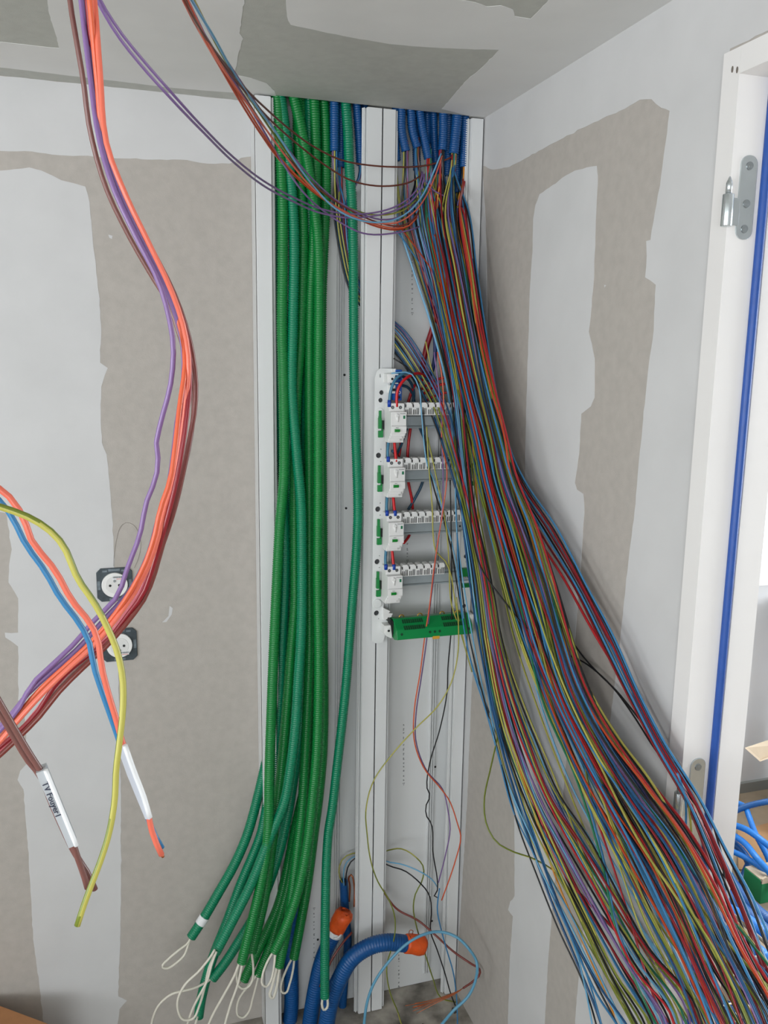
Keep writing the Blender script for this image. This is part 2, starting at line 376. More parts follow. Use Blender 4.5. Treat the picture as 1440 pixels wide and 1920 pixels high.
def hinge(zt, zb, kt, kb, pin_top, lab):
    pl = MB().prism(rrect(.823, .850, zb, zt, .0125), YJ - .0022, YJ + .001, 1)
    pl.box(.803, .826, YJ - .0024, YJ - .0002, kb + .003, kt - .003)
    h = build('hinge', pl, CHROME, door, bevel=.0005, label=lab)
    kn = MB().cyl((.803, YJ - .006, kb), (.803, YJ - .006, kt), .0075, 18); build('knuckle', kn, CHROME, h, bevel=.001)
    pn = MB().tube([(.803, YJ - .006, kt - .002), (.803, YJ - .006, pin_top - .008), (.803, YJ - .006, pin_top)], [.0042, .0042, .0008], 12); build('pin', pn, CHROME, h)
    for zz in (zt - .014, zb + .014 + .3 * (zt - zb), zb + .014):
        xx = .8365
        s_ = MB().cyl((xx, YJ - .0034, zz), (xx, YJ - .001, zz), .0055, 14); s_.cyl((xx, YJ - .0037, zz), (xx, YJ - .003, zz), .0025, 6)
        build('screw', s_, mat('screw_steel', (150, 156, 158), .35, .8), h, bevel=.0006)
zz = lambda px, py: U(px, py, y=YJ)[2]
hinge(zz(1393, 290), zz(1380, 449), zz(1368, 366), zz(1358, 426), zz(1370, 333), 'zinc plated door hinge with open pin at top of jamb')
hinge(zz(1297, 1423), zz(1283, 1600), zz(1270, 1482), zz(1266, 1534), zz(1273, 1463), 'zinc plated lower hinge behind the wires')

# ------------------------------------------------------------------ trunking
YT = 1.85
def trunking(name, x0, x1, lip, ribs, label, notch_sides):
    t = thing(name, ((x0 + x1) / 2, YB, 0), label, 'trunking', 'white riser trunkings on the back wall')
    zt = ZC - .004
    build('back_panel', MB().box(x0 + .001, x1 - .001, YB - .005, YB - .001, 0.002, zt), PVC, t)
    for s, xa in ((1, x0), (-1, x1)):
        fr = MB()
        def bx(a, b, y0, y1, z0=.002, z1=zt):
            fr.box(min(xa + s * a, xa + s * b), max(xa + s * a, xa + s * b), y0, y1, z0, z1)
        # web, notched where cables cross from one channel into the other
        if s in notch_sides:
            for z0, z1 in ((.002, .60 - .35), (.345, CH - .17), (CH + .16, zt)): bx(0.0005, .0025, YT + .004, YB - .005, z0, z1)
        else: bx(0.0005, .0025, YT + .004, YB - .005)
        bx(.0005, lip, YT, YT + .012)                    # broad front lip
        bx(lip - .0025, lip + .001, YT + .003, YT + .016)
        o = build('side_rail', fr, PVC, t, bevel=.0008)
        g = MB(); a, b = xa + s * (lip + .0035), xa + s * (lip + .0065)
        g.box(min(a, b), max(a, b), YT + .008, YT + .02, .002, zt)
        a, b = xa + s * (lip + .001), xa + s * (lip + .009)
        g.box(min(a, b), max(a, b), YT + .012, YT + .0135, .002, zt)
        build('cover_groove', g, PVC, o)
    for xr in ribs:
        rb = MB()
        for d in (-.006, .0, .006): rb.box(xr + d - .0011, xr + d + .0011, YB - .012, YB - .004, .03, zt)
        build('rib', rb, PVC, t)
    return t
tr1 = trunking('cable_trunking', .304, .5765, .033, [.375, .500], 'white vertical trunking, left channel filled with green conduits', (-1,))
tr2 = trunking('cable_trunking', .5785, .811, .028, [.622, .748], 'white vertical trunking, right channel holding the wiring panel', (1,))
def fine_print(px, y0, y1, parent, tri_end=0):
    mb = MB(); yy = y0; a = YB - .0056
    rr = random.Random(int(px))
    while yy < y1:
        p = U(px, yy, y=a); h = rr.uniform(.0035, .0055); n = rr.choice((1, 2, 2, 3))
        for k in range(n): mb.box(p[0] - .0018, p[0] + .0018 - rr.choice((0, .001)), a, a + .0003, p[2] - k * .0022 - .0012, p[2] - k * .0022)
        yy += rr.uniform(6, 10)
    p = U(px, y1 + 4 if not tri_end else y0 - 8, y=a)
    for (dx0, dz0, dx1, dz1) in ((-.003, .003, .003, .003), (.003, .003, 0, -.004), (0, -.004, -.003, .003)):
        mb.prism([(p[0] + dx0, p[2] + dz0), (p[0] + dx1, p[2] + dz1), (p[0] + dx1 * .7, p[2] + dz1 * .7), (p[0] + dx0 * .7, p[2] + dz0 * .7)], a, a + .0003, 1)
    build('printed_marking', mb, PRINT, parent)
fine_print(773, 452, 584, tr2); fine_print(757, 1358, 1466, tr2); fine_print(748, 1790, 1848, tr2); fine_print(589, 1712, 1800, tr1, 1); fine_print(764, 1010, 1048, tr2)
for q, pr in (((649, 953), tr1), ((711, 1234), tr2), ((709, 1455), tr2), ((705, 1748), tr2), ((596, 1762), tr1), ((646, 703), tr1), ((816, 1438), tr2), ((810, 1727), tr2)):
    p = U(*q, y=YB - .006); build('drill_hole', MB().cyl((p[0], YB - .0062, p[2]), (p[0], YB - .004, p[2]), .0028, 10), DARK, pr)

# ------------------------------------------------------------------ corrugated conduits
def corr(name, pts, rad, m, label, cat='conduit', group=None, pitch=.0049, depth=.17, sides=14, child=None):
    P = spline(pts, .01)
    L = np.linalg.norm(np.diff(P, axis=0), axis=1).sum(); k = max(4, int(L / pitch))
    P = spline(P, n=k * 3 + 1)
    ph = np.arange(len(P)) % 3
    rr = np.where(ph == 0, rad * (1 - depth), rad)
    ring = frames(P, sides)
    V = (P[:, None, :] + ring * rr[:, None, None]).reshape(-1, 3)
    nP = len(P)
    # inner sleeve at the open end so the mouth reads hollow
    e = P[-1]; t = P[-1] - P[-2]; t /= np.linalg.norm(t)
    inner = []
    for d in (0, .025):
        inner.append((e - t * d)[None, :] + ring[-1] * rad * .78)
    V = np.vstack([V] + inner)
    I = np.arange(nP - 1)[:, None] * sides; J = np.arange(sides)[None, :]; J2 = (J + 1) % sides
    Fq = np.stack([I + J, I + J2, I + J2 + sides, I + J + sides], axis=-1).reshape(-1, 4)
    b0 = (nP - 1) * sides; b1 = nP * sides; b2 = b1 + sides; j = np.arange(sides); j2 = (j + 1) % sides
    F2 = np.stack([b0 + j, b0 + j2, b1 + j2, b1 + j], axis=-1); F3 = np.stack([b1 + j, b1 + j2, b2 + j2, b2 + j], axis=-1)
    FF = np.vstack([Fq, F2, F3])
    me = bpy.data.meshes.new(name)
    org = P[0].copy(); Vl = V - org
    me.vertices.add(len(Vl)); me.vertices.foreach_set('co', Vl.astype(np.float32).ravel())
    me.loops.add(FF.size + sides); me.loops.foreach_set('vertex_index', np.concatenate([FF.ravel(), b2 + j]).astype(np.int32))
    np_ = len(FF) + 1; me.polygons.add(np_)
    me.polygons.foreach_set('loop_start', (np.arange(np_) * 4).astype(np.int32))
    me.polygons.foreach_set('use_smooth', np.array([True] * (np_ - 1) + [False]))
    me.update(calc_edges=True); me.validate()
    me.materials.append(m)
    o = bpy.data.objects.new(name, me); C.objects.link(o); o.location = org; ORI[o.name] = tuple(org)
    tag(o, label, cat, group)
    return o, P
def lay(px, ys):
    """photo points given a depth that runs smoothly through the key values ys=[(py, y)...]"""
    ky = [a for a, b in ys]; kv = [b for a, b in ys]
    return [U(a, b, y=float(np.interp(b, ky, kv))) for a, b in px]
FR = [(180, 1.866), (400, 1.858), (700, 1.838), (1100, 1.822), (1500, 1.79), (1900, 1.74)]
MDL = [(180, 1.876), (400, 1.874), (700, 1.862), (1100, 1.85), (1500, 1.82), (1900, 1.78)]
BK = [(180, 1.893), (400, 1.893), (700, 1.889), (1100, 1.882), (1500, 1.862), (1900, 1.83)]
G = [
 ('teal', FR, [(522, 165), (525, 180), (535, 250), (544, 330), (551, 430), (549, 600), (547, 730), (556, 850), (564, 940), (566, 1040), (565, 1178), (559, 1282), (554, 1360), (545, 1438), (534, 1500), (506, 1570), (470, 1659), (433, 1732), (404, 1787)], 'teal green conduit swinging left in front, two large cord loops at its end'),
 ('green', FR, [(548, 165), (551, 182), (560, 220), (568, 260), (575, 296), (584, 350), (591, 400), (596, 450), (598, 520), (597, 700), (597, 925), (596, 1094), (598, 1230), (597, 1334), (594, 1412), (587, 1490), (575, 1592), (556, 1680), (535, 1740), (514, 1786)], 'green ribbed conduit slanting from the ceiling, right edge of the green bunch'),
 ('green', FR, [(517, 170), (520, 185), (524, 250), (528, 330), (530, 383), (530, 487), (529, 626), (531, 700), (533, 813), (532, 897), (525, 982), (519, 1094), (514, 1204), (509, 1334), (505, 1464), (504, 1530), (500, 1591), (490, 1653), (476, 1714), (462, 1769), (453, 1806)], 'green ribbed conduit, leftmost of the bunch along the trunking edge'),
 ('green', MDL, [(554, 168), (557, 190), (560, 270), (564, 350), (568, 420), (567, 520), (563, 640), (557, 729), (554, 813), (552, 925), (553, 1094), (553, 1126), (545, 1230), (537, 1334), (528, 1438), (519, 1517), (509, 1590), (496, 1683), (482, 1745), (472, 1786)], 'green ribbed conduit in the middle of the bunch, short thick cord loop'),
 ('green', MDL, [(588, 170), (589, 190), (591, 244), (592, 320), (588, 450), (582, 560), (580, 729), (580, 925), (580, 1094), (580, 1230), (576, 1334), (571, 1438), (566, 1520), (558, 1592), (548, 1671), (537, 1745), (523, 1813)], 'bright green ribbed conduit, second from the right of the bunch'),
 ('green', BK, [(606, 172), (607, 190), (610, 244), (611, 314), (610, 383), (607, 452), (603, 560), (603, 800), (605, 1000), (606, 1200), (607, 1334), (605, 1412), (597, 1500), (589, 1561), (577, 1653), (564, 1729), (551, 1797)], 'dark green conduit behind the right edge of the bunch'),
 ('teal', BK, [(572, 172), (572, 192), (572, 350), (562, 560), (547, 800), (538, 1000), (534, 1100), (531, 1178), (526, 1256), (518, 1334), (505, 1400), (482, 1500), (463, 1567), (439, 1622), (408, 1677), (381, 1723), (358, 1758)], 'teal green conduit spreading furthest left with a white tape band'),
 ('teal', BK, [(514, 172), (515, 200), (517, 400), (519, 644), (528, 850), (536, 1050), (530, 1200), (522, 1350), (510, 1450), (497, 1530), (489, 1565), (451, 1659), (425, 1730), (405, 1780), (391, 1820), (378, 1870), (372, 1908)], 'teal green conduit hanging lowest at the bottom left'),
 ('teal', BK, [(580, 172), (580, 192), (578, 600), (572, 900), (574, 1200), (566, 1350), (552, 1450), (540, 1525), (521, 1607), (488, 1696), (451, 1760), (422, 1805), (398, 1836)], 'teal green conduit passing under the front ones, long cord trailing left'),
 ('green', BK, [(598, 172), (598, 192), (594, 600), (592, 900), (592, 1200), (584, 1380), (572, 1470), (555, 1546), (540, 1622), (521, 1699), (494, 1760), (475, 1800), (457, 1839)], 'deep green conduit hidden behind the bunch, ending lowest in the middle'),
 ('green', BK, [(563, 172), (564, 192), (585, 500), (588, 900), (586, 1200), (578, 1380), (568, 1500), (552, 1592), (540, 1660), (525, 1714), (506, 1775), (484, 1829)], 'dark green conduit behind, narrow drop shaped cord loop at its end'),
]
gends = []
for i, (c, dep, px, lb) in enumerate(G):
    if dep is BK:      # spread the rear ones a little in depth so that they lie side by side
        dep = [(a, b - .006 * (i % 3) + (.004 if b > 1.88 else 0)) for a, b in dep]
    o, P = corr('corrugated_conduit', lay(px, dep), .0118, TEALC if c == 'teal' else GREENC, lb, group='green conduits in the left channel')
    gends.append((o, P))
o, P10 = corr('corrugated_conduit', lay([(647, 172), (648, 192), (652, 244), (655, 314), (660, 383), (662, 452), (663, 557), (664, 700), (667, 813), (670, 897), (671, 968), (668, 1038), (662, 1113), (657, 1178), (649, 1282), (641, 1360), (632, 1438), (623, 1516), (616, 1560), (612, 1622), (610, 1714), (609, 1806), (609, 1871)],
     [(180, 1.872), (500, 1.86), (800, 1.838), (1200, 1.835), (1600, 1.80), (1900, 1.765)]), .0112, TEALC, 'single teal green conduit hanging apart on the right side', group='green conduits in the left channel')
gends.append((o, P10))
# white tape band on the leftmost one
P = gends[6][1]; k = int(len(P) * .975)
tb = MB().tube(P[k - 6:k + 7], .0126, 14); build('tape_band', tb, TAPE, gends[6][0], label='white tape band')

def cord(px, label, y=1.76, r=.0027, dy=0.02, end=None):
    n = len(px)
    P = [U(a, b, y=y - dy * math.sin(math.pi * i / max(1, n - 1))) for i, (a, b) in enumerate(px)]
    o = build('pull_cord', MB().tube(spline(P, .006), r, 8), CORD, origin=P[0])
    return tag(o, label, 'cord', 'white pull cords of the green conduits')
E = lambda i: gends[i][1][-1]
cord([(360, 1750), (354, 1766), (335, 1782), (316, 1798), (304, 1812), (312, 1816), (330, 1806), (346, 1790), (354, 1768), (360, 1752)], 'white cord loop at the taped leftmost conduit', E(6)[1])
cord([(403, 1780), (396, 1792), (372, 1822), (348, 1845), (334, 1872), (334, 1895), (344, 1912), (362, 1910), (374, 1885), (384, 1850), (392, 1815), (402, 1790)], 'large white cord loop under the front teal conduit', E(0)[1] - .01)
cord([(406, 1784), (398, 1805), (388, 1840), (372, 1870), (360, 1895), (350, 1925)], 'white cord hanging down past the large loop', E(0)[1] - .016)
cord([(398, 1834), (386, 1842), (366, 1852), (344, 1858), (322, 1864), (300, 1882), (288, 1905), (282, 1935)], 'long white cord trailing left and off the frame', E(8)[1])
cord([(372, 1902), (368, 1915), (362, 1935)], 'short white cord below the lowest teal conduit', E(7)[1])
cord([(450, 1802), (440, 1828), (420, 1865), (398, 1905), (386, 1935)], 'straight white cord slanting left to the floor', E(2)[1], .0030, 0)
cord([(455, 1804), (446, 1845), (432, 1885), (418, 1935)], 'straight white cord falling beside the slanting one', E(2)[1] - .006, .0030, 0)
cord([(449, 1800), (444, 1830), (446, 1845), (454, 1854), (466, 1850), (473, 1838), (475, 1815), (472, 1788)], 'round white cord loop in the middle', E(3)[1] - .01)
cord([(466, 1786), (450, 1806), (444, 1828), (450, 1842)], 'white cord tail beside the round loop', E(3)[1] - .004, .0024)
cord([(485, 1824), (468, 1845), (448, 1874), (444, 1892), (446, 1904), (456, 1908), (466, 1898), (474, 1872), (482, 1842), (486, 1826)], 'drop shaped white cord loop hanging low', E(10)[1] - .004)
cord([(514, 1782), (502, 1802), (492, 1830), (492, 1846), (500, 1850), (508, 1838), (514, 1810), (516, 1786)], 'white cord loop beside the bright green conduit', E(1)[1])
cord([(520, 1812), (510, 1850), (506, 1866), (511, 1872), (517, 1858), (524, 1816)], 'thick white cord loop below the bright green conduit', E(4)[1], .0036, .004)
cord([(550, 1792), (536, 1820), (527, 1848), (528, 1860), (536, 1862), (543, 1845), (550, 1815), (552, 1796)], 'white cord loop at the right dark green conduit', E(5)[1])
cord([(605, 1868), (604, 1886), (608, 1894), (613, 1890), (614, 1868)], 'short white cord loop in the single right conduit', P10[-1][1], .0030, 0)

# blue conduits at the top
BLU = [((742, 170), (742, 202), (740, 244), (744, 302), .0092, 1.872, 'front left corner of the right channel'),
 ((748, 172), (752, 202), (753, 244), (761, 284), .0098, 1.862, 'second from the left, pale wires in it'),
 ((764, 175), (770, 206), (773, 244), (782, 277), .0098, 1.866, 'leaning right with a shiny rim'),
 ((786, 178), (787, 209), (794, 255), (803, 298), .0098, 1.868, 'in the middle of the right channel'),
 ((813, 180), (813, 213), (815, 279), (820, 327), .0092, 1.888, 'hanging low behind the middle'),
 ((831, 182), (831, 215), (831, 245), (829, 282), .0098, 1.862, 'purple wires leaving its mouth'),
 ((859, 184), (857, 218), (854, 250), (850, 289), .0118, 1.862, 'thickest, with a bright cut rim'),
 ((874, 186), (872, 220), (871, 260), (869, 314), .0105, 1.872, 'rightmost against the channel edge'),
 ((857, 186), (858, 220), (858, 290), (857, 362), .0098, 1.895, 'reaching lowest on the right'),
 ((776, 176), (778, 209), (780, 260), (782, 320), .0092, 1.893, 'behind the leaning one'),
 ((800, 180), (801, 209), (801, 240), (800, 270), .0092, 1.895, 'short one far back in the middle'),
 ((843, 182), (843, 215), (841, 280), (838, 330), .0092, 1.897, 'behind the thickest one'),
 ((627, 170), (627, 192), (627, 240), (627, 284), .0098, 1.87, 'in the left channel next to the green bunch'),
 ((640, 170), (640, 192), (640, 260), (640, 314), .0092, 1.893, 'in the left channel behind the teal one'),
 ((668, 172), (669, 195), (673, 250), (676, 310), .0098, 1.88, 'in the left channel by the centre post'),
 ((683, 172), (684, 195), (684, 240), (684, 290), .0078, 1.897, 'in the left channel hidden at the post')]
bmouth = []
for i, (a, b, c, d, r, y, lb) in enumerate(BLU):
    o, P = corr('corrugated_conduit', [U(*q, y=y) for q in (a, b, c, d)], r, BLUEC, 'blue conduit cut off below the ceiling, ' + lb, group='blue conduits under the ceiling', pitch=.0045)
    bmouth.append(P[-1])
# big ones at the floor
def capped(pts, r, lb, m=BLUEC, pitch=.0062):
    q = pts[1]; q[2] = max(q[2], .03); pts = [np.array([q[0] - .004, q[1], -.002])] + list(pts[1:])
    return corr('corrugated_conduit', pts, r, m, lb, group='thick blue conduits rising from the floor', pitch=pitch, depth=.07, sides=18)
oB, PB = capped([(.500, 1.80, .0), U(613, 1915, y=1.80), U(622, 1872, y=1.80), U(637, 1835, y=1.795), U(660, 1797, y=1.79), U(692, 1775, y=1.785), U(724, 1767, y=1.78), U(768, 1770, y=1.78)], .0205, 'thick blue conduit bending right across the post, orange taped end')
oB2, PB2 = capped([(.455, 1.86, .0), U(583, 1905, y=1.85), U(592, 1850, y=1.85), U(605, 1797, y=1.85), U(621, 1760, y=1.85), U(634, 1735, y=1.845)], .0195, 'thick blue conduit leaning up with orange plug and white tape')
capped([(.545, 1.895, .0), U(645, 1850, y=1.892), U(652, 1771, y=1.892), U(647, 1705, y=1.892), U(644, 1651, y=1.892)], .0105, 'slim blue conduit by the centre post with looping wires', pitch=.005)
capped([(.405, 1.885, .0), U(546, 1910, y=1.882), U(546, 1806, y=1.882), U(549, 1714, y=1.885), U(560, 1650, y=1.89)], .0185, 'thick blue conduit standing behind the green bunch')
def orange_cap(P, r, name, lb, twist=0, parent=None):
    e = P[-1]; t = P[-1] - P[-8]; t /= np.linalg.norm(t)
    q = [e - t * .012, e - t * .006, e + t * .006, e + t * .020, e + t * .032, e + t * .040, e + t * .043, e + t * .036]
    mb = MB().tube(q, [r * 1.08, r * 1.14, r * 1.13, r * 1.2, r * 1.22, r * 1.02, r * .62, r * .12], 22)
    V = mb.v[0]; n = rng.normal(size=V.shape) * .0008; mb.v[0] = V + n
    return build(name, mb, ORANGET, parent, label=lb)
orange_cap(PB, .0205, 'tape_cap', 'crumpled orange tape plug', parent=oB)
orange_cap(PB2, .0195, 'tape_cap', 'crumpled orange tape plug', parent=oB2)
k = len(PB2); build('tape_band', MB().tube(PB2[k - 14:k - 6], .0208, 20), TAPE, oB2, label='white tape band')
build('tape_tail', MB().tube(spline([U(640, 1752, y=1.826), U(634, 1758, y=1.824), U(625, 1760, y=1.826)], .004), .0025, 6), TAPE, oB2)

# ------------------------------------------------------------------ distribution panel in the right channel
YP = 1.838
ch = thing('panel_chassis', (.69, YP, CH - .64), 'white distribution panel chassis with steel rails in the right channel', 'electrical panel')
zr = lambda v: CH + v
hl = [circle(.5745, zr(-.040), .0045, 10, .0018), circle(.5905, zr(-.040), .0045, 10, .0014), circle(.578, zr(-.077), .0052), circle(.576, zr(-.094), .0052, 14)]
for i in range(4):
    hl.append(circle(.573, zr(-.218 - .1235 * i), .0062, 16))
    hl += [circle(.5785, zr(-.204 - .1235 * i), .0012, 8), circle(.5785, zr(-.232 - .1235 * i), .0012, 8)]
outl = [(.562, zr(-.655)), (.562, zr(-.045)), (.566, zr(-.030)), (.574, zr(-.024)), (.604, zr(-.024)), (.604, zr(-.048)), (.598, zr(-.050)), (.598, zr(-.110)), (.590, zr(-.122)), (.590, zr(-.60)), (.602, zr(-.612)), (.604, zr(-.632)), (.596, zr(-.64)), (.590, zr(-.662)), (.572, zr(-.662))]
build('side_plate', holed_plate(outl, hl, YP - .003, YP), WHITEP2, ch, bevel=.0006)
hr = []
for i in range(4): hr.append(circle(.795, zr(-.218 - .1235 * i), .0052, 14)); hr += [circle(.795, zr(-.204 - .1235 * i), .0012, 8), circle(.795, zr(-.232 - .1235 * i), .0012, 8)]
build('side_plate', holed_plate([(.782, zr(-.66)), (.782, zr(-.03)), (.808, zr(-.03)), (.811, zr(-.05)), (.811, zr(-.64)), (.803, zr(-.66))], hr, YP - .003, YP), WHITEP2, ch, bevel=.0006)
build('backing_strip', MB().box(.566, .588, YP + .0005, YP + .002, zr(-.65), zr(-.05)), mat('dark_backing', (60, 62, 64), .7), ch)
build('backing_strip', MB().box(.786, .806, YP + .0005, YP + .002, zr(-.65), zr(-.05)), mat('dark_backing', (60, 62, 64), .7), ch)
for i in range(4):
    z1 = zr(-.158 - .1235 * i + (.0)); xe = .800 + .004 * i
    rl = MB(); rl.box(.588, xe, YP - .010, YP - .008, z1 + .006, z1 + .029); rl.box(.588, xe, YP - .0012, YP - .0002, z1, z1 + .006)
    rl.box(.588, xe, YP - .010, YP - .0002, z1 + .0055, z1 + .007); rl.box(.588, xe, YP - .010, YP - .0002, z1 + .028, z1 + .0295); rl.box(.588, xe, YP - .0012, YP - .0002, z1 + .029, z1 + .035)
    r_ = build('mounting_rail', rl, STEEL, ch)
    for xx, rr_, mm in ((xe - .012, .0032, DARK), (xe - .022, .0036, CHROME), (xe - .034, .0022, DARK)):
        build('rail_screw', MB().cyl((xx, YP - .0112, z1 + .016), (xx, YP - .0098, z1 + .016), rr_, 12), mm, r_)
    # green clips
    zc = zr(-.143 - .1235 * i)
    g = MB(); g.box(.571, .5765, YP - .010, YP - .003, zc - .012, zc + .026); g.box(.570, .5765, YP - .012, YP - .003, zc - .014, zc + .010); g.box(.5705, .581, YP - .010, YP - .003, zc - .034, zc - .019)
    g.box(.578, .582, YP - .008, YP - .003, zc - .019, zc + .004)
    build('green_clip', g, GREENP, ch, bevel=.0005); build('clip_spring', MB().box(.579, .5835, YP - .009, YP - .0085, zc - .016, zc + .004), DARK, ch)
    g = MB(); g.box(.786, .806, YP - .010, YP - .003, z1 - .012, z1 - .002); g.box(.790, .803, YP - .013, YP - .003, z1 - .010, z1 - .006)
    build('green_clip', g, GREENP, ch, bevel=.0005)
    if i == 2: build('green_clip', MB().box(.782, .806, YP - .016, YP - .003, zr(-.512), zr(-.492)), GREENP, ch, bevel=.001)
build('lower_bracket', MB().prism([(.588, zr(-.575)), (.604, zr(-.584)), (.600, zr(-.588)), (.610, zr(-.590)), (.606, zr(-.598)), (.596, zr(-.602)), (.588, zr(-.606))], YP - .012, YP - .002, 1), WHITEP, ch)
lb_ = build('lower_bracket', MB().prism([(.584, zr(-.612)), (.603, zr(-.612)), (.606, zr(-.626)), (.603, zr(-.645)), (.590, zr(-.638)), (.584, zr(-.632))], YP - .030, YP - .004, 1), WHITEP, ch, bevel=.001)
ring_ = MB(); ring_.prism(circle(.594, zr(-.624), .0055, 14), YP - .033, YP - .030, 1); build('bracket_ring', ring_, WHITEP, lb_); build('ring_bore', MB().prism(circle(.594, zr(-.624), .003, 12), YP - .0335, YP - .032, 1), DARK, lb_)
build('round_boss', MB().cyl((.574, YP - .0065, zr(-.565)), (.574, YP - .002, zr(-.565)), .0105, 20), WHITEP2, ch, bevel=.001)
build('round_boss', MB().cyl((.573, YP - .0055, zr(-.120)), (.573, YP - .002, zr(-.120)), .0095, 20), WHITEP2, ch, bevel=.001)

# blue terminal block at the panel top, with its white holder
tb_ = thing('terminal_block', (.612, YP, zr(-.09)), 'blue neutral terminal block at top left of the panel', 'terminal block')
build('body', MB().box(.604, .619, 1.815, 1.842, zr(-.094), zr(-.026)), BLUEP, tb_, bevel=.001)
for i in range(6):
    z_ = zr(-.034 - .0105 * i)
    if i != 4: build('terminal_bore', MB().cyl((.6125, 1.8142, z_), (.6125, 1.8165, z_), .0032, 12), mat('dark_blue_bore', (6, 26, 60), .6), tb_)
    else:
        rg = MB().prism(circle(.6125, z_, .0036, 14), 1.8135, 1.8155, 1); build('terminal_mark', rg, WHITEP, tb_); build('terminal_bore', MB().cyl((.6125, 1.8130, z_), (.6125, 1.8145, z_), .0022, 12), BLUEP, tb_)
h_ = MB().box(.582, .600, 1.806, 1.836, zr(-.055), zr(-.035)); h_.box(.598, .608, 1.806, 1.812, zr(-.038), zr(-.035)); h_.box(.598, .608, 1.806, 1.812, zr(-.057), zr(-.054)); h_.box(.592, .603, 1.812, 1.836, zr(-.078), zr(-.060)); h_.box(.600, .606, 1.818, 1.836, zr(-.050), zr(-.024))
h_ = build('holder', h_, WHITEP, tb_, bevel=.001)
build('holder_boss', MB().cyl((.592, 1.8025, zr(-.046)), (.592, 1.807, zr(-.046)), .0055, 18), WHITEP, h_, bevel=.0006); build('boss_bore', MB().cyl((.592, 1.802, zr(-.046)), (.592, 1.804, zr(-.046)), .0028, 14), DARK, h_)
build('holder_slot', MB().box(.595, .603, 1.811, 1.813, zr(-.073), zr(-.067)), DARK, h_)

# residual current devices
def breaker():
    t = thing('circuit_breaker', (.602, YP - .010, zr(-.143)), '', 'circuit breaker', 'two module circuit breakers on the left of the panel')
    y0 = YP - .010; zc = zr(-.143); x0, x1 = .584, .6195
    prof = [(0, .044), (.030, .044), (.030, .026), (.046, .026), (.046, -.004), (.0485, -.006), (.0485, -.021), (.043, -.021), (.043, -.0265), (.037, -.0265), (.037, -.033), (.031, -.033), (.029, -.043), (0, -.043)]
    build('body', MB().prism([(y0 - d, zc + z) for d, z in prof], x0, x1, 0), WHITEP, t, bevel=.0007)
    # stepped wiring shield at the lower front
    sh = MB()
    for k in range(3): sh.box(x0 + .001, x1 - .003 - .004 * k, y0 - .045 + .004 * k, y0 - .018, zc - .028 - .0055 * k, zc - .021 - .0055 * k)
    build('lower_shield', sh, WHITEP, t, bevel=.0004)
    for xx in (.5925, .6105):
        s_ = build('terminal_screw', MB().cyl((xx, y0 - .0305, zc + .035), (xx, y0 - .026, zc + .035), .0036, 14), DARK, t); build('screw_head', MB().cyl((xx, y0 - .0309, zc + .035), (xx, y0 - .029, zc + .035), .0022, 10), mat('screw_steel', (150, 156, 158), .35, .8), s_)
    build('test_button', MB().tube([(.598, y0 - .045, zc + .019), (.598, y0 - .0485, zc + .018)], [.0042, .0036], 16), WHITEP, t, bevel=.0004)
    build('cone_recess', MB().tube([(.598, y0 - .0462, zc + .016), (.600, y0 - .0462, zc + .004)], [.0042, .0012], 12), WHITEP, t)
    build('indicator_window', MB().box(.612, .6165, y0 - .0466, y0 - .0455, zc + .011, zc + .018), mat('green_print', (32, 120, 84), .5), t)
    build('rocker', MB().prism([(y0 - .048, zc - .011), (y0 - .0525, zc - .012), (y0 - .0525, zc - .0165), (y0 - .048, zc - .0185)], .5915, .6035, 0), mat('bright_green_rocker', (4, 132, 40), .35), t, bevel=.0006)
    build('module_joint', MB().box(x0 + .002, x1 - .001, y0 - .0464, y0 - .0455, zc - .0045, zc - .0038), PRINT, t)
    text_mesh('Schneider', .0033, (.6045, y0 - .0462, zc + .0215), (1, 0, 0), (0, 0, 1), .0002, 'lettering', PRINT, t)
    text_mesh('30mA', .0026, (.5945, y0 - .0487, zc - .0092), (1, 0, 0), (0, 0, 1), .0002, 'lettering', PRINT, t)
    return t
b0 = breaker()
blabs = ['circuit breaker with green rocker on the top rail of the panel', 'circuit breaker with green rocker on the second rail down', 'circuit breaker with green rocker on the third rail down', 'circuit breaker with green rocker on the bottom rail']
b0['label'] = blabs[0]
for i in range(1, 4):
    c = copy_tree(b0, (.602 - .0006 * i, YP - .010, zr(-.143 - .1235 * i))); c['label'] = blabs[i]

# comb busbars along each rail
def comb(x0, n, i, lab):
    z0 = zr(-.126 - .1235 * i); y0 = YP - .012
    t = thing('comb_busbar', (x0, y0, z0), lab, 'busbar', 'white toothed comb bars above the rails')
    build('body', MB().box(x0, x0 + n * .0178, y0 - .022, y0 + .0, z0, z0 + .020), WHITEP, t, bevel=.0006)
    for k in range(n):
        xa = x0 + .0178 * k + .0089
        pts = [(xa - .0086, z0 + .018), (xa + .0086, z0 + .018), (xa + .0078, z0 + .024), (xa + .0045, z0 + .0285), (xa - .0045, z0 + .0285), (xa - .0078, z0 + .024)]
        m_ = build('terminal_cover', MB().prism(pts, y0 - .026, y0 - .004, 1), WHITEP, t, bevel=.0006)
        sl = MB(); sl.box(xa - .0085, xa - .0065, y0 - .0264, y0 - .025, z0 + .018, z0 + .0245)
        for d in (-.0055, -.0015, .0025, .006): sl.box(xa + d - .0008, xa + d + .0008, y0 - .0226, y0 - .0215, z0 + .002, z0 + .013 + (.003 if d > 0 else 0))
        build('slot', sl, DARK, m_)
    return t
comb(.6225, 9, 0, 'white comb busbar above the top rail'); comb(.6225, 10, 1, 'white comb busbar above the second rail'); comb(.6225, 9, 2, 'white comb busbar above the third rail'); comb(.6215, 6, 3, 'shorter white comb busbar above the bottom rail')

